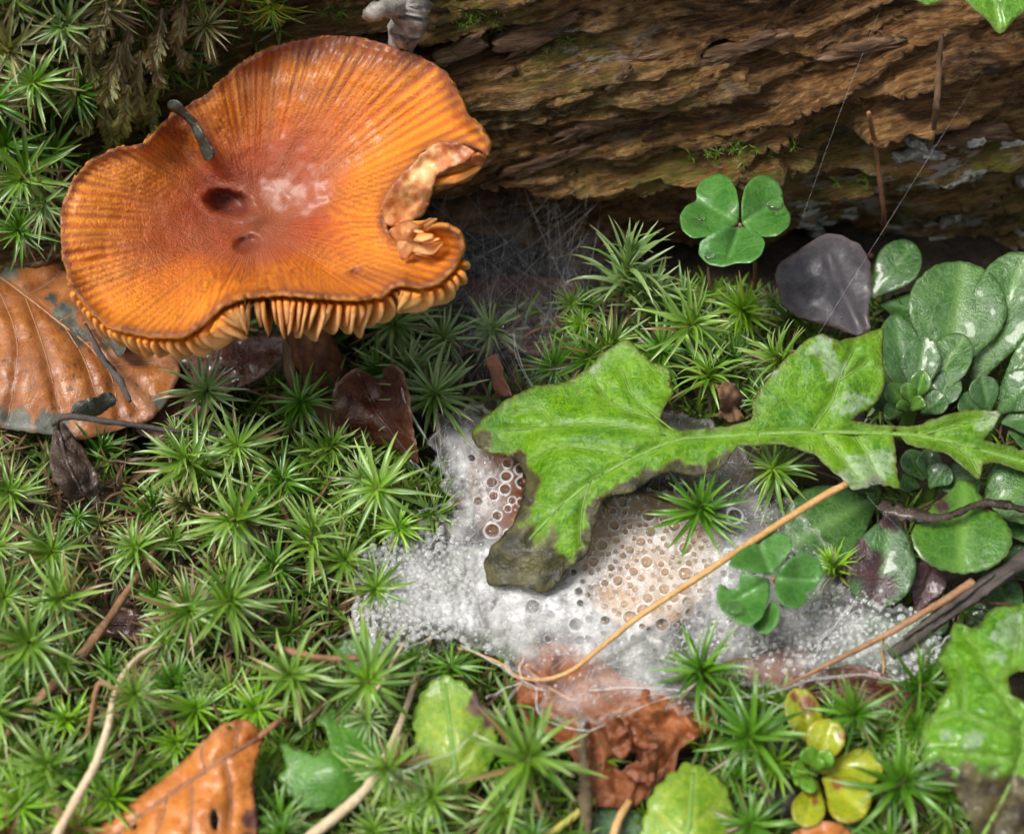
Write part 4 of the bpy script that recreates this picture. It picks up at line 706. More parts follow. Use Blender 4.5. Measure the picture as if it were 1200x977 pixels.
rosette_plant('saxifrage', 'compact dark green saxifrage rosette beside the toothed lobe of the long leaf', 'saxifrage', (1066,482,.6), [((1068,480),(1048,368),52,1.1,1.75,'sax'), ((1072,470),(1084,393),47,1.3,1.9,'sax'), ((1078,474),(1132,392),50,1.2,1.85,'sax_pale'), ((1062,478),(1030,425),36,1.1,1.5,'sax'), ((1060,482),(1022,455),34,1.2,1.55,'sax'), ((1088,482),(1120,438),38,1.2,1.6,'sax'),
     ((1064,476),(1040,450),27,1.45,1.8,'sax_bright'), ((1072,472),(1083,434),26,1.5,1.9,'sax_bright'), ((1060,484),(1036,478),25,1.4,1.7,'sax'), ((1070,476),(1062,448),20,1.6,1.95,'sax_bright'), ((1066,482),(1082,466),18,1.6,1.9,'sax_bright'), ((1064,484),(1054,470),15,1.65,1.95,'sax_bright'), ((1078,486),(1108,462),30,1.4,1.75,'sax')], seed=2, group='saxifrage plants')
rosette_plant('saxifrage', 'grey-green saxifrage cluster behind the stalk of the long green leaf', 'saxifrage', (1165,490,.6), [((1160,488),(1150,440),36,1.0,1.5,'sax'), ((1168,485),(1215,440),52,1.1,1.7,'sax'), ((1155,490),(1128,462),34,1.0,1.4,'sax'), ((1172,495),(1225,485),40,1.1,1.4,'sax'), ((1180,505),(1230,520),34,1.0,1.2,'sax')], seed=3, group='saxifrage plants')
rosette_plant('saxifrage', 'small glossy saxifrage offset under the long green leaf', 'saxifrage', (1090,575,.4), [((1085,565),(1062,528),30,.9,1.25,'sax'), ((1090,565),(1088,526),30,.95,1.3,'sax'), ((1088,572),(1110,545),34,.95,1.3,'sax'), ((1096,570),(1150,556),50,.9,1.2,'sax'), ((1080,572),(1056,560),26,.8,1.1,'sax')], seed=4, group='saxifrage plants')
rosette_plant('saxifrage', 'saxifrage with a bright round leaf edged by a dark shrivelled strip', 'saxifrage', (1130,600,.5), [((1130,560),(1126,672),118,1.55,1.5,'sax_bright',[(1105,595,10),(1160,588,12),(1080,665,10)],2.0), ((1150,600),(1215,560),86,1.1,1.5,'sax_pale',(),1.5), ((1165,620),(1230,600),60,.8,1.1,'sax'), ((1170,650),(1230,660),50,.6,.9,'sax'), ((1150,655),(1190,720),46,.6,.8,'sax')], seed=5, group='saxifrage plants')
rosette_plant('saxifrage', 'saxifrage with purple-black rotted patches on its upright leaf beside the web', 'saxifrage', (1040,690,.4), [((1050,590),(1022,712),82,1.5,.85,'sax',[(1014,660,26),(1030,690,20),(1042,602,22),(1008,640,12)]), ((1072,720),(1098,655),44,.5,.95,'plum')], seed=6, group='saxifrage plants')
rosette_plant('saxifrage', 'broad pale green leaf lying half under the web behind the sorrel', 'leaf', (1020,585,.3), [((1035,575),(925,640),96,.75,.75,'sax_pale'), ((1040,600),(985,560),50,.6,.7,'sax')], seed=7)
rosette_plant('saxifrage', 'low dark green saxifrage leaves seen through the web under the thin straw', 'saxifrage', (1060,740,.15), [((1060,735),(1012,730),46,.3,.5,'sax'), ((1065,745),(1030,775),44,.3,.5,'sax'), ((1070,735),(1110,715),44,.35,.6,'sax'), ((1075,750),(1120,760),46,.3,.5,'sax'), ((1062,745),(985,765),40,.3,.4,'sax'), ((1130,735),(1185,700),48,.4,.7,'sax'), ((1135,740),(1200,745),44,.35,.6,'sax')], seed=8, group='saxifrage plants')
rosette_plant('small_leaf', 'dark green leaf in the shadow behind the grey fallen leaf', 'leaf', (1030,345,.3), [((1020,350),(1072,285),52,.9,1.4,'sax'), ((1030,355),(1085,365),40,.7,1.0,'sax')], seed=9)
# dark shrivelled strip across the bright round leaf
tube_obj('dead_runner', pxpath([(1030,592,1.75),(1048,600,1.78),(1075,604,1.85),(1105,606,1.88),(1132,596,1.85),(1152,590,1.8),(1180,592,1.75),(1215,600,1.6)]), (.09, .14, .06, .05, .07, .05), M['blackleaf'], n=40, k=7, rough=.9, flat=.5, label='dark wrinkled dead stem draped across the bright round leaf', cat='stem')
# small yellow-green succulent
rosette_plant('succulent_plant', 'small yellow-green succulent with brown-spotted round leaves below the web', 'succulent', (950,910,.4), [((962,884),(930,806),42,.95,1.35,'yellow',[(945,826,12),(932,816,7)]), ((954,902),(976,842),46,1.1,1.5,'yellow',[(986,862,5)]), ((958,902),(1036,897),46,.85,1.1,'yellow'), ((964,908),(1014,954),54,.95,1.25,'yellow',[(982,918,8)]), ((957,912),(942,968),40,.9,1.1,'yellow',[(955,938,5)]),
     ((955,900),(945,876),22,1.1,1.4,'succ'), ((958,905),(972,880),22,1.1,1.4,'succ'), ((950,905),(928,897),22,1.0,1.25,'succ'), ((953,908),(945,926),20,1.0,1.2,'succ'), ((955,903),(962,890),14,1.2,1.5,'succ'), ((950,908),(930,912),18,1.0,1.2,'succ')], thick=.09, seed=10)
rosette_plant('succulent_plant', 'dark green succulent leaves at the foot of the yellow-green succulent', 'succulent', (985,975,.3), [((985,975),(1010,955),40,.6,.8,'sax'), ((980,978),(1035,985),44,.6,.7,'sax'), ((975,975),(945,990),40,.5,.7,'yellow')], thick=.09, seed=11)

# ---------------------------------------------------------------- straws, stalks and twigs
def stalk(name, pts, r, mat, label, cat, **kw): return tube_obj(name, pxpath(pts), r, M[mat], label=label, cat=cat, **{**dict(n=48, k=8, rough=.25), **kw})
stalk('straw', [(992,567,2.0),(960,584,1.95),(900,622,1.8),(850,655,1.7),(800,688,1.55),(745,725,1.4),(700,762,1.25),(672,784,1.1),(648,794,1.0),(625,796,.95),(606,792,.92),(585,776,.9),(560,766,.88),(538,757,.85)], (.056, .054, .05, .045, .038, .03, .025, .02, .016), 'straw', 'golden bent straw lying over the web from the long leaf to the russet leaf', 'straw')
s2 = stalk('straw', [(1140,682,1.45),(1112,700,1.4),(1085,716,1.35),(1050,737,1.3),(1010,758,1.2),(960,783,1.1),(915,806,1.0)], (.07, .055, .05, .045, .035, .02), 'straw_brown', 'thin brown straw with a dangling shred across the dewy web', 'straw')
V, F = tube(smooth_path(pxpath([(1036,746,1.25),(1034,765,1.0),(1036,778,.9),(1034,794,.85)]), 14), np.linspace(.03, .012, 14), 5, .4, .4); obj('shred', V, fixf(F), M['straw'], s2)
dt = stalk('twig', [(1044,768,.95),(1075,745,1.1),(1110,716,1.2),(1150,690,1.3),(1200,656,1.4),(1260,620,1.5)], (.07, .11, .12, .13, .14, .15), 'twig_dark', 'dark grey split twig beside the thin brown straw', 'twig', rough=.4, n=30, k=9)
for k, (o1, o2) in enumerate([((1058,748),(1165,672)),((1090,738),(1190,668))]):
    V, F = tube(smooth_path(pxpath([(*o1, 1.22), ((o1[0]+o2[0])/2+3, (o1[1]+o2[1])/2-2, 1.36), (*o2, 1.5)]), 24), np.concatenate([np.linspace(.02, .06, 12), np.linspace(.06, .03, 12)]), 6, .5, .6); obj('splinter', V, fixf(F), M['twig_dark'], dt)
stalk('straw', [(350,990,1.1),(395,955,1.2),(428,925,1.25),(443,900,1.25),(455,880,1.2),(470,845,1.1),(486,800,.9),(500,760,.7),(505,745,.6)], (.075, .075, .07, .06, .05, .045, .04, .03), 'straw_pale', 'pale bent straw running past the dark crenate leaf up to the web edge', 'straw')
stalk('straw', [(60,990,1.35),(90,935,1.5),(112,895,1.6),(127,850,1.65),(133,820,1.65),(145,790,1.5),(165,768,1.35),(190,755,1.15)], (.065, .062, .058, .05, .045, .04, .03), 'straw_pale', 'pale curved straw arching over the moss beside the orange leaf', 'straw')
stalk('straw', [(133,806,1.6),(118,800,1.6),(112,812,1.5),(108,835,1.3),(102,860,1.0),(92,868,.8)], (.03, .04, .035, .04, .03), 'straw_brown', 'short brown kinked stem hooked onto the pale curved straw', 'straw', n=30)
stalk('twig', [(8,860,.7),(50,815,.85),(95,768,.9),(120,735,.95),(148,695,1.0),(170,662,.9),(205,608,.6)], (.07, .075, .07, .07, .06, .06, .05), 'straw_brown', 'brown dead stem lying under the moss shoots', 'twig')
stalk('twig', [(170,815,.8),(190,830,.8),(210,855,.75),(226,880,.6)], (.04, .045, .04, .03), 'stalk_red', 'short reddish dead stem among the moss behind the orange leaf', 'twig', n=20)
stalk('twig', [(60,497,1.55),(80,488,1.6),(120,493,1.5),(165,499,1.35),(212,506,1.15),(280,510,.8)], (.05, .055, .045, .04, .035), 'twig_dark', 'thin dark leaf stalk lying across the lower edge of the beech leaf', 'twig')
stalk('twig', [(100,380,1.72),(120,420,1.66),(140,445,1.6),(152,470,1.55)], (.03, .05, .05, .03), 'twig_dark', 'tiny grey broken twig lying on the big beech leaf', 'twig', n=18, rough=.6)
stalk('needle', [(323,757,1.55),(345,764,1.55),(380,771,1.5),(420,771,1.4),(450,768,1.25)], (.045, .05, .045, .035), 'straw_brown', 'brown pine needle lying on the moss at the web edge', 'needle', n=24)
stalk('needle', [(436,815,1.7),(450,795,1.75),(462,772,1.7),(474,752,1.6)], (.02, .022, .02), 'straw_pale', 'short pale grass blade lying across a moss shoot', 'grass blade', n=16)
stalk('twig', [(687,990,.6),(686,940,1.0),(684,900,1.15),(681,860,1.2),(682,838,1.1)], (.075, .08, .07, .06, .05), 'twig_moss', 'fuzzy brown upright stem in front of the crumpled russet leaf', 'twig', rough=.7)
stalk('stalk', [(620,990,.8),(650,972,.9),(680,950,.9),(700,935,.7)], (.05, .05, .045), 'stalk_yellow', 'yellow-green stalk beside the fuzzy brown stem', 'stalk', n=16)
stalk('straw', [(716,990,.7),(725,960,.8),(738,938,.8)], (.06, .06, .05), 'straw', 'short golden straw end under the crumpled russet leaf', 'straw', n=14)
def logstalk(name, pts, r, mat, label, cat, **kw): return tube_obj(name, np.array([log_surf(px, py, o) for px, py, o in pts]), r, M[mat], label=label, cat=cat, **{**dict(n=30, k=8, rough=.3), **kw})
logstalk('stalk', [(1018,132,.35),(1026,175,.5),(1033,225,.6),(1036,262,.6),(1030,285,.5),(1020,300,.5)], (.035, .04, .04, .05, .045), 'stalk_red', 'thin reddish dead stalk standing against the log above the grey leaf', 'stalk')
logstalk('twig', [(1104,40,.30),(1100,80,.32),(1098,120,.36),(1092,160,.36),(1080,195,.30),(1062,225,.12)], (.035, .05, .055, .05, .04, .02), 'debris', 'brown root running down the face of the log', 'root', rough=.6)
tw = logstalk('branch_stub', [(488,-20,1.2),(482,8,1.2),(478,28,1.1),(470,52,.7)], (.28, .27, .26, .22), 'bark_grey', 'broken grey-white branch stub sticking out of the log above the mushroom', 'branch', k=14, n=22, rough=.45)
V, F = tube(smooth_path(np.array([log_surf(476, 10, 1.2), log_surf(458, 9, 1.35), log_surf(440, 14, 1.4), log_surf(428, 20, 1.3)]), 14), np.array([.14]*10+[.12, .1, .09, .05]), 10, .5); obj('side_twig', V, fixf(F), M['bark_grey'], tw)
def pebble(px, py, z, r, label, seed):
    c = at1(px, py, z); n, mm = 18, 12; a, b = np.meshgrid(np.arange(n)*2*math.pi/n, np.linspace(0, math.pi, mm)); D = np.column_stack([(np.cos(a)*np.sin(b)).ravel(), (np.sin(a)*np.sin(b)).ravel(), np.cos(b).ravel()])
    V = c+D*r*(1+.22*fbm(D*1.3+seed, 3))[:,None]*(1, .9, .75); i = np.arange(mm-1)[:,None]*n; j = np.arange(n)[None]; F = np.stack([i+j, i+n+j, i+n+(j+1) % n, i+(j+1) % n], -1).reshape(-1, 4)
    obj('seed_husk', V, F, M['pebble'], label=label, cat='seed')
pebble(912, 935, .5, .30, 'round black seed beside the yellow succulent leaves', 3); pebble(918, 880, .4, .34, 'brown-black wrinkled seed under the moss beside the yellow succulent', 8); pebble(905, 850, .3, .3, 'dull dark seed partly hidden under a moss shoot below the web', 12); pebble(552, 537, 1.0, .06, 'tiny brown speck of grit caught in the web by the leaf tip', 15)
# ---------------------------------------------------------------- star moss
GA = math.pi*(3-math.sqrt(5))
def moss_leaf(bend, nseg=6, fold=True, w=.092, twist=0.0):
    """one narrow pointed moss leaf of unit length along +x, arching; V-folded along its midline"""
    t = np.linspace(0, 1, nseg+1); an = bend*(.35-t*1.25); dx = np.cos(an)/nseg; dz = np.sin(an)/nseg
    x = np.concatenate([[0], np.cumsum(dx[1:])]); z = np.concatenate([[0], np.cumsum(dz[1:])])
    hw = w/2*np.interp(t, [0, .12, .3, .6, .85, 1], [.75, .9, 1, .75, .36, .05])
    if fold: V = np.stack([np.column_stack([x, -hw, z+hw*.45]), np.column_stack([x, hw*0, z-hw*.15]), np.column_stack([x, hw, z+hw*.45])], 1).reshape(-1, 3); c = 3
    else: V = np.stack([np.column_stack([x, -hw, z]), np.column_stack([x, hw, z+hw*.3])], 1).reshape(-1, 3); c = 2
    i = np.arange(nseg)[:,None]*c+np.arange(c-1)[None]; i = i.ravel(); F = np.column_stack([i, i+1, i+1+c, i+c]); return V, F, np.repeat(t, c)
def rosette(n, rs, spread=86, start=4, drop=.55, lenj=.2):
    """rotation matrix, length and foot of every leaf of a shoot of unit radius"""
    out = []
    for i in range(n):
        if i > 8 and rs.rand() < .12: continue
        q = (i+.5)/n; az = GA*i+rs.uniform(-.25, .25); al = R(start+spread*q**.72+rs.uniform(-13, 13)); L = (.42+.58*min(1, q*2.1))*(1+rs.uniform(-lenj, lenj))
        rad = np.array([math.cos(az), math.sin(az), 0]); d = rad*math.sin(al)+np.array([0, 0, math.cos(al)]); s = np.array([-math.sin(az), math.cos(az), 0]); u = np.cross(d, s)
        ro = rs.uniform(-.35, .35); s2 = s*math.cos(ro)+u*math.sin(ro); u2 = np.cross(d, s2)
        out.append((np.column_stack([d, s2, u2]), L, np.array([0, 0, -drop*q])+rad*.03, q))
    return out
LEAFV = [moss_leaf(.5), moss_leaf(.85), moss_leaf(.25), moss_leaf(1.2)]
def rosette_mesh(rs, n, oldf, **kw):
    Vs, Fs, T, Rn, Ag = [], [], [], [], []; k = 0
    for (m, L, o, q) in rosette(n, rs, **kw):
        V, F, t = LEAFV[rs.randint(4)]; Vs.append((V*L)@m.T+o); Fs.append(F+k); k += len(V); T.append(t); Rn.append(np.full(len(t), rs.rand())); Ag.append(np.full(len(t), float(q > 1-oldf and rs.rand() < .8)*rs.uniform(.5, 1)))
    return np.vstack(Vs), np.vstack(Fs), dict(t=np.concatenate(T), rnd=np.concatenate(Rn), age=np.concatenate(Ag))
MT = {'g': 'moss', 'd': 'moss_dark', 'y': 'moss_grey', 'o': 'moss_olive', 'b': 'moss_brown', 'l': 'moss_bright'}
SHAPES = {'n': dict(spread=80, start=3, drop=.75), 'f': dict(spread=72, start=18, drop=.35), 'u': dict(spread=62, start=6, drop=.9), 'w': dict(spread=105, start=22, drop=.5)}
PROTO = {}; LEAFME = {}; STEMME = {}
def unit_mesh(name, V, F, mat, at_): return raw_mesh(name, np.asarray(V)/U, F, mat, at_)       # unit shapes are scaled by their Empty
def stem_mesh():
    P = smooth_path([(0, 0, -.06), (.02, .01, -.5), (-.03, .02, -1.1), (.05, -.03, -2.0)], 12); V, F = tube(P, np.linspace(.03, .045, 12), 6); return raw_mesh('stem', V/U, fixf(F), M['twig_moss'])
STEM = stem_mesh()
def moss_shoot(pos, r, tone, label, group, tilt, spin, shape='n', single=False, seed=0, cat='moss shoot'):
    o = thing('moss_shoot', pos, label, cat, group); ax = Vector(tilt).normalized()
    o.rotation_euler = (ax.to_track_quat('Z', 'Y') @ Matrix.Rotation(spin, 4, 'Z').to_quaternion()).to_euler(); o.scale = (r*U,)*3
    def put(name, me, mx=None, kind=None):
        c = bpy.data.objects.new(name, me); col.objects.link(c); c.parent = o
        if mx is not None: c.matrix_local = mx
        if kind: c['kind'] = kind
    put('stem', STEM)
    if single:
        rs = np.random.RandomState(900+seed); n = 46
        for (m, L, of, q) in rosette(n, rs, **SHAPES[shape]):
            k = rs.randint(4); old = q > .9 and rs.rand() < .5; key = (tone, k, old)
            if key not in LEAFME:
                V, F, t = LEAFV[k]; LEAFME[key] = unit_mesh('leaf', V, F, M[MT[tone]], dict(t=t, rnd=np.full(len(t), .1), age=np.full(len(t), .75*old)))
            mm = np.eye(4); mm[:3,:3] = m*L; mm[:3,3] = of; put('leaf', LEAFME[key], Matrix(mm.tolist()))
    else:
        key = (tone, shape, seed % 3)
        if key not in PROTO:
            rs = np.random.RandomState(500+seed % 3*31+hash(shape) % 7*0); V, F, A = rosette_mesh(rs, 48, .24, **SHAPES[shape]); PROTO[key] = unit_mesh('leaves', V, F, M[MT[tone]], A)
        put('leaves', PROTO[key], None, 'stuff')
    return o
WEBPOLY = [(515,478),(560,470),(640,480),(800,480),(850,500),(900,560),(940,600),(990,660),(1030,700),(1090,720),(1110,760),(1085,785),(1050,800),(1005,792),(960,800),(900,812),(860,800),(845,825),(800,835),(740,830),(690,855),(650,850),(628,835),(640,808),(612,795),(575,768),(540,755),(500,745),(470,765),(440,770),(415,745),(412,700),(425,650),(455,625),(500,610),(525,590),(510,550),(500,515)]
_fx, _fy = np.meshgrid(np.arange(370)*4-140, np.arange(200)*4+300); _fp = np.column_stack([_fx.ravel(), _fy.ravel()]); FMASK = np.zeros(len(_fp), bool)
for q in LEAFPOLYS:
    if q[:,1].max() > 420: FMASK |= pip(_fp, q)
FMASK = FMASK.reshape(200, 370)
# (px, py, radius px, height, tone, shape, label, group)
GP = {'L': ('fresh green star-shaped moss shoot in the patch between beech leaf and web', 'moss shoots between the beech leaf and the web'), 'B': ('green star-shaped moss shoot among brown dead stems by the pale straw', 'moss shoots around the pale straw'), 'R': ('dark green star-shaped moss shoot below the web around the yellow succulent', 'moss shoots below the web'),
      'K': ('grey-green moss shoot veiled by cobweb behind the mushroom stem', 'moss shoots behind the mushroom stem'), 'G': ('green star-shaped moss shoot at the foot of the log behind the long leaf', 'moss shoots at the foot of the log'), 'C': ('green star-shaped moss shoot growing around the dark crenate leaf', 'moss shoots around the crenate leaves'), 'T': ('olive moss shoot clinging to the log beside the mushroom cap', 'moss shoots on the log')}
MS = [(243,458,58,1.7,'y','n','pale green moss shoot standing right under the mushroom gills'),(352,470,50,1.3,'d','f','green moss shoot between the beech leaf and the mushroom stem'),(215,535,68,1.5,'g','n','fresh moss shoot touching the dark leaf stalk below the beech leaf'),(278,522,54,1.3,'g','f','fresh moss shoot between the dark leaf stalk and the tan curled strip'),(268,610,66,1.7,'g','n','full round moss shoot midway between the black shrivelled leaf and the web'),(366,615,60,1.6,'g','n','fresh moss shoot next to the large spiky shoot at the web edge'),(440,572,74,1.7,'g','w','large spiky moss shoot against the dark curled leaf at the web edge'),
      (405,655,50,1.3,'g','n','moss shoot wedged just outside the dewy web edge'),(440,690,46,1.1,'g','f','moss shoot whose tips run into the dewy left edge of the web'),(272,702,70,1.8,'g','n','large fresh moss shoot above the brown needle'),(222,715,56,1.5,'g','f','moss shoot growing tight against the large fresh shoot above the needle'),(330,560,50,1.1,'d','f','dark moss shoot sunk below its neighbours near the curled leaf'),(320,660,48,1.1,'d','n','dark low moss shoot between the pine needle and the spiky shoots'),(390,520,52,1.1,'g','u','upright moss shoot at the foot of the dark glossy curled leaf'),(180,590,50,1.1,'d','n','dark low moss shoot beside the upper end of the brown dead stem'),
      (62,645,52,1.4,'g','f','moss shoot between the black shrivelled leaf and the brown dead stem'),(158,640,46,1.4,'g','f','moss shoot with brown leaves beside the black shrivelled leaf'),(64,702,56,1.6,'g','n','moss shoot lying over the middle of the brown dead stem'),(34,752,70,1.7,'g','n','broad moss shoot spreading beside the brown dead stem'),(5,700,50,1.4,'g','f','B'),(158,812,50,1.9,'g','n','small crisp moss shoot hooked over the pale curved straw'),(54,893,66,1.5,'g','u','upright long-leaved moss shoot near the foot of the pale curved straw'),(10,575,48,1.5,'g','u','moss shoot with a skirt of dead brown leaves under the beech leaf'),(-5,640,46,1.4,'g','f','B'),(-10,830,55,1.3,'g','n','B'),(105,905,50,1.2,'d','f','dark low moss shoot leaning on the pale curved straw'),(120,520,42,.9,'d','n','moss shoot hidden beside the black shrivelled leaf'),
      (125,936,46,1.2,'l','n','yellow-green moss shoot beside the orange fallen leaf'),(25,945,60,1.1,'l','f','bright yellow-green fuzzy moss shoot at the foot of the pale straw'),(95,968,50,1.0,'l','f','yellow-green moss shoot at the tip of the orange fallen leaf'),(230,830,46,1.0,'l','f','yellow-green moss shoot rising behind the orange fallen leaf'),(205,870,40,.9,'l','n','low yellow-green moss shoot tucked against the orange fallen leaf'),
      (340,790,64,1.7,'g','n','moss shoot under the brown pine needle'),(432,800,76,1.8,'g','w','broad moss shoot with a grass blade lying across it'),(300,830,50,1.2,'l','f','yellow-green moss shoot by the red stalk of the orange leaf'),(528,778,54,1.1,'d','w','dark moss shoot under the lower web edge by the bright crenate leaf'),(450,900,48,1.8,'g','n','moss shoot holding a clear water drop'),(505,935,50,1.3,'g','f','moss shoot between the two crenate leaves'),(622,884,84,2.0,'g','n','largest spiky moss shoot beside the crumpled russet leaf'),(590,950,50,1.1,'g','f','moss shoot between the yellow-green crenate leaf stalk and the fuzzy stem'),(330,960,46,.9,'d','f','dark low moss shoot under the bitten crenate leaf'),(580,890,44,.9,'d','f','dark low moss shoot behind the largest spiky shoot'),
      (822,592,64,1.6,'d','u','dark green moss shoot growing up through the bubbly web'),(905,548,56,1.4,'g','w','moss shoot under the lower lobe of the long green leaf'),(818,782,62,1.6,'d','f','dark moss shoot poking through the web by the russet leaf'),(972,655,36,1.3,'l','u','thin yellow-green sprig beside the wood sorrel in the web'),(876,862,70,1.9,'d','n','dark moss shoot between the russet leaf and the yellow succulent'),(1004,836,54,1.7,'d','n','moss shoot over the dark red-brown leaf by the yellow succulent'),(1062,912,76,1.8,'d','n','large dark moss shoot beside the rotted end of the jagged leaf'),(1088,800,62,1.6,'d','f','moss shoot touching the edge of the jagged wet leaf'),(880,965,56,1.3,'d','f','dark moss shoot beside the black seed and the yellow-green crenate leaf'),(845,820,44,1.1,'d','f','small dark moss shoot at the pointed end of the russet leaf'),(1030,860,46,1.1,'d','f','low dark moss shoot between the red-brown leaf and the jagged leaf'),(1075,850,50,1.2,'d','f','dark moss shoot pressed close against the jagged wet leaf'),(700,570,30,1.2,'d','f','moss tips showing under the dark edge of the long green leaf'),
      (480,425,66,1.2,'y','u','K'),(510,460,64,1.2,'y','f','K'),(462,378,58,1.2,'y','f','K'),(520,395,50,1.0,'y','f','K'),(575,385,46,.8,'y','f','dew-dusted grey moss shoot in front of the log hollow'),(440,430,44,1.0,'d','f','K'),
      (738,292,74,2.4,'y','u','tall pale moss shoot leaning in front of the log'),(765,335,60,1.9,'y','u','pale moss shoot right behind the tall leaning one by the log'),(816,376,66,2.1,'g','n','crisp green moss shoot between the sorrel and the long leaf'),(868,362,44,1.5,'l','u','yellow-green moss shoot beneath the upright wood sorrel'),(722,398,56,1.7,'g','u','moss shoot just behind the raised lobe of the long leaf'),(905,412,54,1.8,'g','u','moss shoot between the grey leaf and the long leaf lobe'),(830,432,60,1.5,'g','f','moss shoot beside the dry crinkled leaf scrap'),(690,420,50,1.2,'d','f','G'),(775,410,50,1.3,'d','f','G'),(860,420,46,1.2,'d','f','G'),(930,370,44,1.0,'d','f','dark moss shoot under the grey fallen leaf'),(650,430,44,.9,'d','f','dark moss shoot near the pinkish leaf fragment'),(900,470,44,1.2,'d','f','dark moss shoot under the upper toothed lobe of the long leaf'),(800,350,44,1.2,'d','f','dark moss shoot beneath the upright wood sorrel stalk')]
rs = np.random.RandomState(21); nsing = 0
def tdir(px, strength=.35): return (rs.normal()*.32-(px-600)/2600, -strength+rs.normal()*.3, 1.0)
for k, (px, py, rp, z, tone, shape, lb) in enumerate(MS):
    lab, grp = GP[lb] if lb in GP else (lb, 'star moss shoots'); p = at1(px, py, z); dep = (p-CAM)@FW; r = rp/FPX*dep*rs.uniform(.95, 1.1)
    single = rp >= 58
    if lb in 'BK' and lb in GP and rp < 60: single = False
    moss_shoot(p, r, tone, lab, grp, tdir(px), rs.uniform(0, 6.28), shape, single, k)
# smaller, younger and older shoots that fill the gaps
_n = 0
while _n < 78:
    px, py = (rs.uniform(-40, 520), rs.uniform(500, 1000)) if _n < 52 else (rs.uniform(500, 1120), rs.uniform(780, 1000)) if _n < 66 else (rs.uniform(620, 940), rs.uniform(350, 470))
    if pip(np.array([(px, py)]), WEBPOLY)[0] or FMASK[min(max(int((py-300)/4), 0), 199), min(max(int((px+140)/4), 0), 369)]: continue
    tone = rs.choice(list('gdldbyo' if px < 340 else 'gdddyl')); z = rs.uniform(.75, 1.25); p = at1(px, py, z)
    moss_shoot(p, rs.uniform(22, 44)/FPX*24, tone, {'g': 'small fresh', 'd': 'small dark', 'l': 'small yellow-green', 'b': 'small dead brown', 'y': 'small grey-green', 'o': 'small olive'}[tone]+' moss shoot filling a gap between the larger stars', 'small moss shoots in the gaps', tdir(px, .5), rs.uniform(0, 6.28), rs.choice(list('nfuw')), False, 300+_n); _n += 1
# shoots on the log's left end
for k, (px, py, rp, tone, shape, out, lb) in enumerate([(12,62,66,'o','n',.8,'olive moss shoot on the log with straw-coloured leaves'),(70,32,50,'y','n',1.0,'grey-green moss star high on the log above the feather moss'),(38,96,46,'g','f',.9,'vivid green moss shoot on the log under the grey-green star'),(25,212,62,'g','n',1.2,'fresh green moss shoot on the log beside the mushroom cap edge'),(48,245,46,'y','n',1.5,'whitish wet moss shoot between the beech leaf and the mushroom cap'),(5,170,56,'d','f',.7,'T'),(318,14,50,'g','w',.5,'drooping green moss shoot on the log directly above the mushroom cap'),(150,-12,70,'o','w',.7,'straw-tipped dead moss tuft hanging over the log'),(200,60,40,'d','f',.2,'T'),(90,110,44,'d','f',.4,'T'),(-10,120,50,'d','f',.8,'T'),(120,8,40,'o','f',.5,'T'),(60,180,46,'d','f',.7,'T'),(20,270,44,'d','n',1.4,'T'),(240,30,36,'o','f',.3,'T')]):
    p = log_surf(px, py, out); r = rp/FPX*((p-CAM)@FW)*1.1; lab, grp = (('olive straw-tinted' if tone == 'o' else 'dark green')+' moss shoot clinging to the log beside the mushroom cap' if lb in GP else lb), 'moss shoots on the log'
    moss_shoot(p, r, tone, lab, grp, (.1+rs.normal()*.2, -.9, .55+rs.normal()*.2) if shape != 'w' else (.1, -.8, -.6), rs.uniform(0, 6.28), shape, rp >= 60, 100+k)
# feather moss hanging down the log's left end
b_ = NB('feather_moss'); c_ = b_.mix(b_.attr('rnd'), b_.mix(b_.attr('brn'), (.13, .15, .016), (.085, .062, .024)), b_.mix(b_.attr('brn'), (.26, .30, .03), (.19, .15, .07))); b_.set(Base_Color=c_, Roughness=.55); M['feather'] = b_.translucent(c_, .2).m
def feather(px0, py0, px1, py1, out, wpx, brn, label, seed):
    rs = np.random.RandomState(seed); n = 46; t = np.linspace(0, 1, n); a, b = log_surf(px0, py0, out), log_surf(px1, py1, out+.25)
    P = a+(b-a)*t[:,None]+np.outer(np.sin(t*3.1), LN*.25)+.05*np.column_stack([noise(xyz(t*4, t*0, seed)), t*0, noise(xyz(t*4, t*0, seed+5))]); T, N, B = frames(P)
    w = wpx/FPX*26; root = thing('feather_moss', P[-1], label, 'moss', 'feather moss on the log'); V, F = tube(P, .025, 5); obj('stem', V, fixf(F), M['twig_moss'], root)
    Vs, Fs, Rn = [], [], []; k = 0; lv = np.array([(0, -.13, 0), (0, .13, 0), (.5, .16, .06), (.5, -.16, .06), (1, 0, -.04)]); lf = np.array([(0, 1, 2, 3), (3, 2, 4, 4)])
    side = np.cross(T, LN); side /= np.linalg.norm(side, axis=1)[:,None]
    for i in range(n):
        for sg in (-1, 1, -1, 1, -1, 1):
            L = w*(.35+.65*math.sin(math.pi*min(1, .15+t[i]*.85)))*rs.uniform(.35, 1.0); d = side[i]*sg*rs.uniform(.5, 1)+T[i]*rs.uniform(.5, 1.1)+LN*rs.uniform(-.1, .7); d /= np.linalg.norm(d); s = np.cross(d, LN+rs.normal(size=3)*.4); s /= np.linalg.norm(s); u = np.cross(d, s)
            Vs.append(P[i]+(lv*L)@np.array([d, s*.9, u])); Fs.append(lf+k); k += 5; Rn.append(np.full(5, rs.rand()))
    obj('leaves', np.vstack(Vs), fixf(np.vstack(Fs)), M['feather'], root, {'rnd': np.concatenate(Rn), 'brn': np.clip(brn-np.linspace(0, 1, k)*.3, 0, 1)}, kind='stuff')
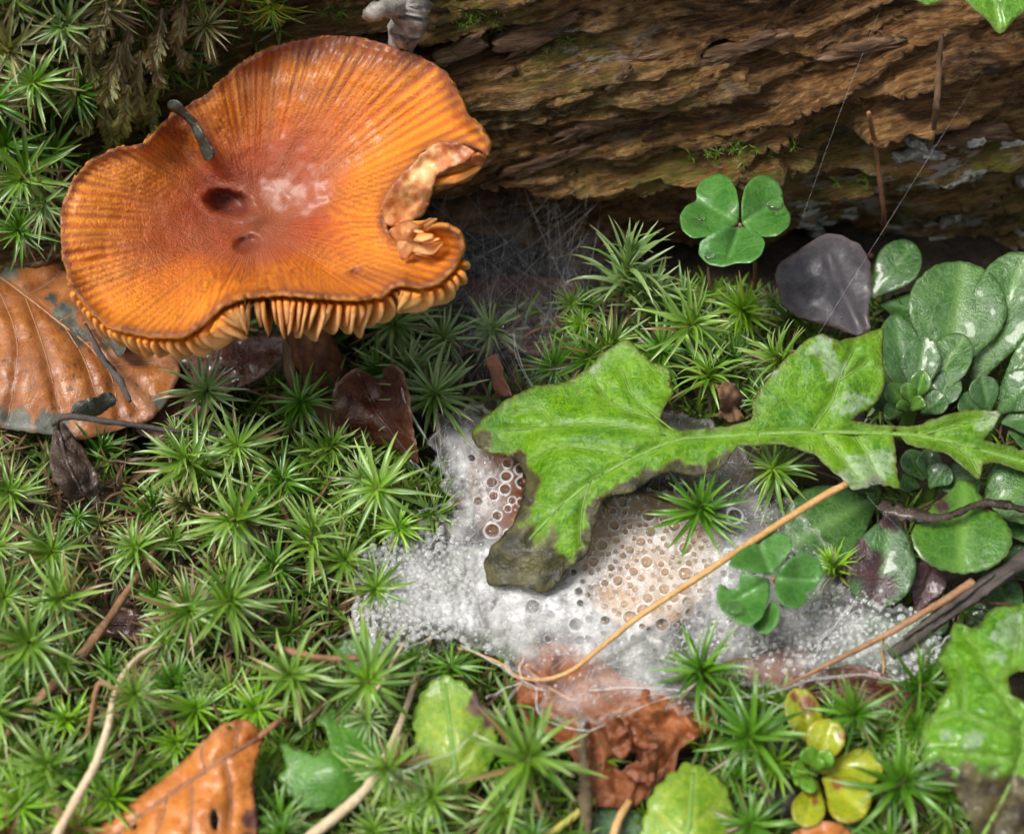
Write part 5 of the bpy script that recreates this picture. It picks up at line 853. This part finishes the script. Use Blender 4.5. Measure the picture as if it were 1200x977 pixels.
for k, a in enumerate([(150,20,140,120,.5,16,.95),(175,40,192,100,.4,14,1.0),(120,60,128,170,.5,15,.7),(160,90,168,140,.5,14,.6),(110,120,95,150,.4,13,.6),(140,120,130,178,.5,15,.35),(155,140,112,185,.6,14,.1),(90,70,75,130,.4,13,.7),(205,20,220,80,.3,13,1.0),(240,20,252,75,.3,12,.9),(185,90,160,150,.3,13,.3),(215,0,205,50,.4,14,1.0),(125,0,110,60,.4,14,.9),(105,30,112,100,.3,14,.8),(165,60,150,140,.7,17,.8),(140,50,120,120,.65,17,.85),(180,110,185,165,.45,13,.45),(150,100,140,160,.8,15,.5),(190,10,178,80,.5,16,1.0),(85,10,95,60,.5,14,.8)]):
    feather(*a, 'shaggy brown-olive feather moss strand hanging down the log beside the mushroom cap' if a[6] > .4 else 'bright green feather moss tip hanging beside the mushroom cap', 300+k)

# ---------------------------------------------------------------- low moss and litter filling the floor
def carpet(name, placer, n, label, nl=15, seed=3, r0=.28, r1=.62, parent=None):
    rs = np.random.RandomState(seed); lv = [moss_leaf(b, 3, False, .12) for b in (.4, .9)]; Vs, Fs, Rn, Ag, Br = [], [], [], [], []; k = 0
    for _ in range(n):
        q = placer(rs)
        if q is None: continue
        p, ax, age, brt = q; r = rs.uniform(r0, r1); ax = np.asarray(ax, float); ax = ax/np.linalg.norm(ax); e1 = np.cross(ax, (.3, .9, .1)); e1 /= np.linalg.norm(e1); B = np.column_stack([e1, np.cross(ax, e1), ax])
        for (m, L, o, qq) in rosette(nl, rs, spread=75, start=12, drop=1.0):
            V, F, t = lv[rs.randint(2)]; Vs.append(((V*L)@m.T+o)@B.T*r+p); Fs.append(F+k); k += len(V); Rn.append(np.full(len(t), rs.rand())); Ag.append(np.full(len(t), float(rs.rand() < age))); Br.append(np.full(len(t), brt))
    return obj(name, np.vstack(Vs), np.vstack(Fs), M['carpet'], parent, {'rnd': np.concatenate(Rn), 'age': np.concatenate(Ag), 'brt': np.concatenate(Br)}, label=label, cat=None if parent else 'moss', kind='stuff')
def blob(px, py, L): return max(a*math.exp(-((px-x)/rx)**2-((py-y)/ry)**2) for x, y, rx, ry, a in L)
def floor_spot(rs):
    px, py = rs.uniform(-120, 1320), rs.uniform(335, 1080)
    inweb = pip(np.array([(px, py)]), WEBPOLY)[0]
    if inweb and rs.rand() < .80: return None
    if 520 < px < 720 and py < 440 and rs.rand() < .85: return None
    if rs.rand() < .96 and FMASK[min(max(int((py-300)/4), 0), 199), min(max(int((px+140)/4), 0), 369)]: return None
    brt = blob(px, py, [(40,950,130,60,1.0),(250,840,70,70,.9),(330,900,60,60,.7),(270,650,60,40,.6),(720,430,60,40,.5),(860,400,60,40,.5),(0,850,60,60,.5),(360,560,120,90,.35)]); age = blob(px, py, [(200,680,110,70,.75),(120,600,80,50,.8),(30,600,50,40,.8),(330,730,50,40,.6),(250,770,70,50,.6),(560,420,80,60,.6),(430,720,40,40,.6)])+.12
    z = rs.uniform(.15, .55 if inweb else .95); return at1(px, py, z), (rs.normal()*.4, -.3+rs.normal()*.4, 1), age, brt
carpet('moss_carpet', floor_spot, 2900, 'low tangled green and brown moss covering the forest floor')
def log_spot(rs):
    px, py = rs.uniform(-150, 330), rs.uniform(-120, 300)
    if px > 120 and py > 190: return None
    return log_surf(px, py, rs.uniform(-.05, .35)), (rs.normal()*.4, -1, .3+rs.normal()*.5), .5, .25*rs.rand()
carpet('log_moss', log_spot, 420, None, seed=8, r0=.22, r1=.5, parent=logroot)
def log_spot2(rs):
    x, y, s1, s2 = [(870,185,60,18),(1120,220,40,25),(560,30,40,25),(900,300,30,15),(1000,220,60,25),(300,40,90,30),(420,20,40,20),(690,60,40,10)][rs.randint(8)]
    return log_surf(x+rs.normal()*s1*.6, y+rs.normal()*s2*.6, 0), (rs.normal()*.4, -1, .3+rs.normal()*.5), .15, .2*rs.rand()
carpet('log_moss', log_spot2, 330, None, nl=10, seed=9, r0=.07, r1=.16, parent=logroot)
parts = []; rs = np.random.RandomState(17)
for _ in range(620):
    px, py = (rs.uniform(-60, 1260), rs.uniform(340, 1040)) if rs.rand() < .5 else (rs.normal(170, 110), rs.normal(680, 90))
    if pip(np.array([(px, py)]), WEBPOLY)[0]: continue
    a = at1(px, py, rs.uniform(.2, .95)); an = rs.uniform(0, 6.28); L = rs.uniform(.25, 1.0); d = np.array([math.cos(an), math.sin(an), rs.uniform(-.35, .35)])*L
    V, F = tube(smooth_path([a-d/2, a+rs.normal(size=3)*.06, a+d/2], 6), np.array([.01, .022, .028, .028, .02, .008])*rs.uniform(.6, 1.5), 4, 0, .4); parts.append((V, F))
V, F = join(parts); obj('plant_litter', V, fixf(F), M['debris'], label='scattered brown dead stems and bits between the moss shoots', cat='litter', kind='stuff')
# ---------------------------------------------------------------- sheet web with dew
WH = TPS([(520,490,1.0),(505,545,1.05),(430,650,1.0),(418,740,.95),(520,748,1.0),(610,792,.98),(595,630,.72),(610,570,.75),(700,680,.78),(760,640,.82),(850,560,.9),(900,700,.85),(1000,780,.85),(1085,780,.95),(1040,700,.9),(830,830,1.15),(700,800,1.1),(690,855,1.35),(560,690,.78),(640,740,.82),(800,480,.8),(650,480,.8)])
webroot = thing('spider_web', at1(650, 690, .4), 'white dew-covered sheet web stretched over the moss under the long green leaf', 'spider web')
def wz(P): return WH(P)+.11*fbm(xyz(P[:,0]/55, P[:,1]/55, 5.5), 4)+.025*fbm(xyz(P[:,0]/12, P[:,1]/12, 2.5), 2)
rs = np.random.RandomState(33)
def scatter(cx, cy_, sx, sy, n, r0, r1, gap=1.25, keep=None):
    out = list(keep or []); res = []
    for _ in range(n*14):
        if len(res) >= n: break
        p = (cx+rs.normal()*sx, cy_+rs.normal()*sy); r = r0+(r1-r0)*rs.rand()**2.2
        if not pip(np.array([p]), WEBPOLY)[0]: continue
        if all((p[0]-q[0])**2+(p[1]-q[1])**2 > ((r+q[2])*gap)**2 for q in out): out.append((*p, r)); res.append((*p, r))
    return res
big = scatter(745, 655, 44, 34, 150, 2.6, 8.0, 1.12); big += scatter(594, 585, 12, 22, 22, 4.0, 8.0, keep=big); big += scatter(790, 690, 55, 35, 60, 2.6, 5.5, keep=big)
big += [(497,762,6.0),(519,757,6.0),(540,759,4),(1004,721,4.5),(642,748,4)]
mid_ = scatter(478, 690, 34, 36, 300, 2.2, 4.2, 1.12, keep=big); mid_ += scatter(1015, 740, 45, 30, 240, 1.6, 3.6, 1.1); mid_ += scatter(900, 735, 45, 25, 160, 1.5, 2.8, 1.1); mid_ += scatter(740, 640, 60, 45, 130, 1.8, 3.0, 1.1, keep=big); mid_ += scatter(880, 745, 40, 20, 60, 1.8, 3.0)
# film: fine sheet whose thickness of silk (alpha) varies, thin over the drops; white rings paint sky refracted at their rims
st = 1.7; lo = np.array([400, 462]); nx, ny = int((1118-400)/st), int((866-462)/st); gx_, gy_ = np.meshgrid(lo[0]+np.arange(nx)*st, lo[1]+np.arange(ny)*st); P = np.column_stack([gx_.ravel(), gy_.ravel()])
WO = dense(WEBPOLY, 6, 9, seed=4); ins = pip(P, WO); e = np.where(ins, dist_poly(P, WO, True), 0)
al = np.zeros(len(P))
for (x, y, rx, ry, a) in [(600,705,110,75,1.1),(545,560,42,80,.72),(485,690,60,55,.55),(700,745,90,40,.78),(850,690,85,75,.72),(930,715,70,55,.62),(1030,750,75,45,.6),(755,650,90,65,.60),(660,815,60,40,.30),(890,560,70,50,.42),(540,495,45,30,.42),(760,800,80,30,.42),(860,770,60,30,.5),(980,780,70,25,.55),(800,520,80,40,.5)]:
    al = np.maximum(al, a*np.exp(-(((P[:,0]-x)/rx)**2+((P[:,1]-y)/ry)**2)**1.5))
for (x, y, rx, ry, a) in [(655,785,40,26,.7),(905,770,40,18,.6),(560,745,40,12,.5),(1035,690,30,30,.5)]: al = al*(1-a*np.exp(-((P[:,0]-x)/rx)**2-((P[:,1]-y)/ry)**2))
al *= 1.12*sstep(0, 26, e)*(.75+.5*fbm(xyz(P[:,0]/30, P[:,1]/30, 1.5), 4)); al = np.clip(al+.22*np.exp(-((e-4)/3)**2)*ins, 0, 1)
ring = np.zeros(len(P)); hole = np.ones(len(P))
idx = np.arange(len(P)).reshape(ny, nx)
for (x, y, r) in big+mid_:
    j0, j1 = max(0, int((x-r*2-lo[0])/st)), min(nx, int((x+r*2-lo[0])/st)+2); i0, i1 = max(0, int((y-r*2-lo[1])/st)), min(ny, int((y+r*2-lo[1])/st)+2); ii = idx[i0:i1, j0:j1].ravel()
    if not len(ii): continue
    d = np.hypot(P[ii,0]-x, P[ii,1]-y)/r*(1+.16*noise(xyz(P[ii,0]/r*.8, P[ii,1]/r*.8, 1.7))); hole[ii] *= 1-(.85 if r > 2.5 and (math.hypot(x-745, y-655) < 85 or math.hypot(x-594, y-585) < 45) else .22)*(1-sstep(.75, 1.0, d)); ring[ii] = np.maximum(ring[ii], (.92 if r > 3 else .75)*np.exp(-((d-1.12)/.22)**2))
ring *= ins*sstep(0, 6, e); foam = np.clip(np.maximum(np.exp(-((P[:,0]-480)/70)**2-((P[:,1]-690)/65)**2)*1.2, .55*np.exp(-((P[:,0]-1000)/110)**2-((P[:,1]-740)/60)**2)+.45*np.exp(-((P[:,0]-760)/90)**2-((P[:,1]-670)/60)**2)), .12, 1); keepv = ins & (al > .01); F = grid_faces(nx, ny)[:, ::-1]; F = F[keepv[F].all(1)]; used = np.unique(F); mp = np.zeros(len(P), int); mp[used] = np.arange(len(used))
Pu = P[used]; filmo = obj('silk_sheet', at(Pu, wz(Pu)), mp[F], M['film'], webroot, {'alpha': (al*hole)[used], 'ring': ring[used], 'foam': foam[used]})
# dew
def ball(n, m):
    a, b = np.meshgrid(np.arange(n)*2*math.pi/n, np.linspace(0, math.pi, m)); V = np.column_stack([(np.cos(a)*np.sin(b)).ravel(), (np.sin(a)*np.sin(b)).ravel(), np.cos(b).ravel()])
    i = np.arange(m-1)[:,None]*n; j = np.arange(n)[None]; return V, np.stack([i+j, i+n+j, i+n+(j+1) % n, i+(j+1) % n], -1).reshape(-1, 4)
B1, BF1 = ball(18, 12); DROP = raw_mesh('dew_drop', B1*(1, 1, .8)/U, BF1, M['drop'])
def drop(name, p, r, parent=None, flat=1.0, **kw):
    o = bpy.data.objects.new(name, DROP); col.objects.link(o); q = np.asarray(p)*U
    o.parent = parent
    while parent is not None: q = q-np.array(parent.location); parent = parent.parent
    o.location = tuple(q); o.scale = (r*U, r*U, r*U*flat); return tag(o, **kw)
bp = np.array(big); bz = wz(bp[:,:2])
for (x, y, r), z in zip(big, bz): drop('dew_drop', at1(x, y, z+.02), r/FPX*23, filmo, .85)
sm = list(mid_)
for _ in range(7500):
    x, y = rs.uniform(410, 1100), rs.uniform(475, 855); i, j = int((y-lo[1])/st), int((x-lo[0])/st)
    if 0 <= i < ny and 0 <= j < nx and ins[idx[i, j]] and rs.rand() < min(1, al[idx[i, j]]*1.6) and hole[idx[i, j]] > .8: sm.append((x, y, .7+1.1*rs.rand()**2.5))
def beads(S, nu, nv, mat, name):
    S = np.array(S); bv, bf = ball(nu, nv); c = at(S[:,:2], wz(S[:,:2])+.015); V = (c[:,None,:]+bv[None]*(S[:,2]/FPX*23)[:,None,None]).reshape(-1, 3); F = (bf[None]+(np.arange(len(S))*len(bv))[:,None,None]).reshape(-1, 4)
    obj(name, V, F, mat, webroot, kind='stuff')
beads(mid_, 12, 8, M['bead'], 'dew_droplets'); beads(sm[len(mid_):], 8, 6, M['bead'], 'dew_beads')
# loose silk strands lying on and hanging from the sheet
parts = []
def strand(a, b, sag, r, n=6):
    t = np.linspace(0, 1, n)[:,None]; Q = np.asarray(a)+(np.asarray(b)-np.asarray(a))*t; Q[:,2] -= sag*4*(t*(1-t))[:,0]; return tube(Q, r, 3)
cnt = 0
while cnt < 800:
    x, y = rs.uniform(410, 1100), rs.uniform(475, 855); i, j = int((y-lo[1])/st), int((x-lo[0])/st)
    if not (0 <= i < ny and 0 <= j < nx) or al[idx[i, j]] < rs.rand()*.8: continue
    an = rs.uniform(0, 6.28); L = rs.uniform(8, 55); q = np.array([(x, y), (x+math.cos(an)*L, y+math.sin(an)*L)])
    if not pip(q, WO).all(): continue
    z = wz(q)+rs.uniform(-.02, .08, 2); V, F = strand(*at(q, z), rs.uniform(-.03, .05), rs.uniform(.0008, .0022)); parts.append((V, F)); cnt += 1
EDGE = [[(612,770,1.0),(608,785,.98),(614,800,1.0),(640,810,1.1)],[(690,857,1.4),(740,835,1.25),(790,815,1.2),(850,818,1.2),(900,815,1.1)],[(628,805,1.15),(632,835,1.2),(655,850,1.3),(690,857,1.4)],[(540,755,1.0),(575,772,1.0),(610,795,1.0)],[(520,745,1.0),(495,750,1.0),(465,768,.95)],[(690,808,1.15),(760,805,1.15),(840,815,1.2)],[(1000,705,1.0),(985,725,1.0),(965,745,.95),(955,765,.9)],[(900,812,1.1),(960,795,1.0),(1010,790,1.0),(1060,800,1.0)],[(612,798,1.0),(580,812,1.1),(568,818,1.2)],[(500,515,1.05),(480,480,1.5),(470,455,1.7)],[(505,560,1.1),(480,540,1.6)],[(525,590,1.05),(490,600,1.4)],[(425,650,1.0),(395,640,1.5)],[(418,740,.95),(380,750,1.4)],[(640,480,.9),(610,430,1.1),(600,390,1.1)],[(1085,770,1.0),(1120,740,1.2)],[(1000,830,1.0),(930,830,1.0),(880,815,1.05)],[(560,855,1.6),(530,880,1.7),(470,905,1.9)],[(612,798,1.0),(590,830,1.3),(585,842,1.6)]]
for L in EDGE:
    Q = smooth_path(pxpath(L), 20); T_ = rs.normal(size=3)*.015
    for k in range(3): parts.append(tube(Q+rs.normal(size=3)*.012+.012*np.column_stack([np.sin(np.arange(20)*.7+k), np.cos(np.arange(20)*.9+k), np.sin(np.arange(20)*.5)]), rs.uniform(.0018, .004), 4))
V, F = join(parts); obj('silk_strands', V, fixf(F), M['silk'], webroot, kind='stuff')
# lone threads in the air
def thread(pts, label): 
    V, F = tube(smooth_path(np.array(pts), 30), .0008, 4); obj('silk_thread', V, fixf(F), M['silk'], label=label, cat='thread')
thread([log_surf(1160, 70, .1), at1(1060, 230, 3.4), at1(960, 390, 2.7), at1(905, 480, 2.2), at1(850, 600, 1.9)], 'long single silk thread running from the log past the grey leaf')
thread([log_surf(1036, 0, .1), log_surf(985, 130, 1.2), at1(935, 270, 2.6)], 'faint silk thread hanging down the log face above the sorrel')
thread([at1(1030, 690, 1.6), at1(1065, 640, 1.9), at1(1015, 580, 2.1)], 'faint silk thread between the long leaf and the saxifrage')
# cobweb in the hollow under the log
cw = thing('cobweb', at1(600, 330, .3), 'grey cobweb filling the dark hollow under the log beside the mushroom', 'cobweb')
parts = []; rs = np.random.RandomState(71)
for _ in range(220):
    a = log_surf(rs.uniform(490, 720), rs.uniform(215, 300), rs.uniform(-.4, .1)); b = at1(rs.uniform(480, 700), rs.uniform(330, 470), rs.uniform(.3, 1.2))
    if rs.rand() < .5: m_ = a+(b-a)*rs.uniform(.3, .8); b = m_+rs.normal(size=3)*.8; a = a+(m_-a)*rs.uniform(0, .6)
    parts.append(strand(a, b, rs.uniform(-.1, .3), rs.uniform(.0007, .0016), 7))
V, F = join(parts); obj('silk_strands', V, fixf(F), M['silk'], cw, kind='stuff')
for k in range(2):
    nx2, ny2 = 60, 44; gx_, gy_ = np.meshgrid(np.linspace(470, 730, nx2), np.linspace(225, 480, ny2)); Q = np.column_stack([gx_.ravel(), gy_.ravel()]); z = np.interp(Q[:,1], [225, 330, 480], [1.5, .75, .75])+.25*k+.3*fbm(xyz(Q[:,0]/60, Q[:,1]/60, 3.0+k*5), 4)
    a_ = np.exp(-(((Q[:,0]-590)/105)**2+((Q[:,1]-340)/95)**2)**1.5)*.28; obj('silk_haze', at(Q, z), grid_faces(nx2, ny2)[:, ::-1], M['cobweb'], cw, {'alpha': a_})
# ---------------------------------------------------------------- water drops resting on leaves
for px, py, z, rp, lb in [(908,240,3.7,10,'large clear water drop on the right leaflet of the upright sorrel'),(812,262,3.6,9,'water drop on the left leaflet of the upright sorrel'),(822,256,3.6,5,'small water drop touching another on the left sorrel leaflet'),(826,268,3.6,5,'small flat drop on the left sorrel leaflet by the log'),(832,300,3.58,7,'water drop on the lower leaflet of the upright sorrel'),(861,713,1.92,9,'round water drop on the bitten leaflet of the sorrel in the web'),(951,698,1.95,6,'small drop on the right leaflet of the sorrel in the web'),(463,908,2.0,8,'clear water drop caught in a moss shoot near the pale straw'),(433,897,2.0,4,'tiny water drop on a moss leaf near the pale straw'),(727,974,.75,5,'water drop on the small dark leaf below the russet leaf'),(985,372,1.85,2.5,'tiny bead on the grey fallen leaf'),(975,395,1.85,2.5,'tiny second bead low on the grey fallen leaf'),(1060,430,2.0,4,'little drop on the saxifrage rosette')]:
    drop('water_drop', at1(px, py, z), rp/FPX*22, None, .6, label=lb, cat='water drop', group='water drops on leaves')
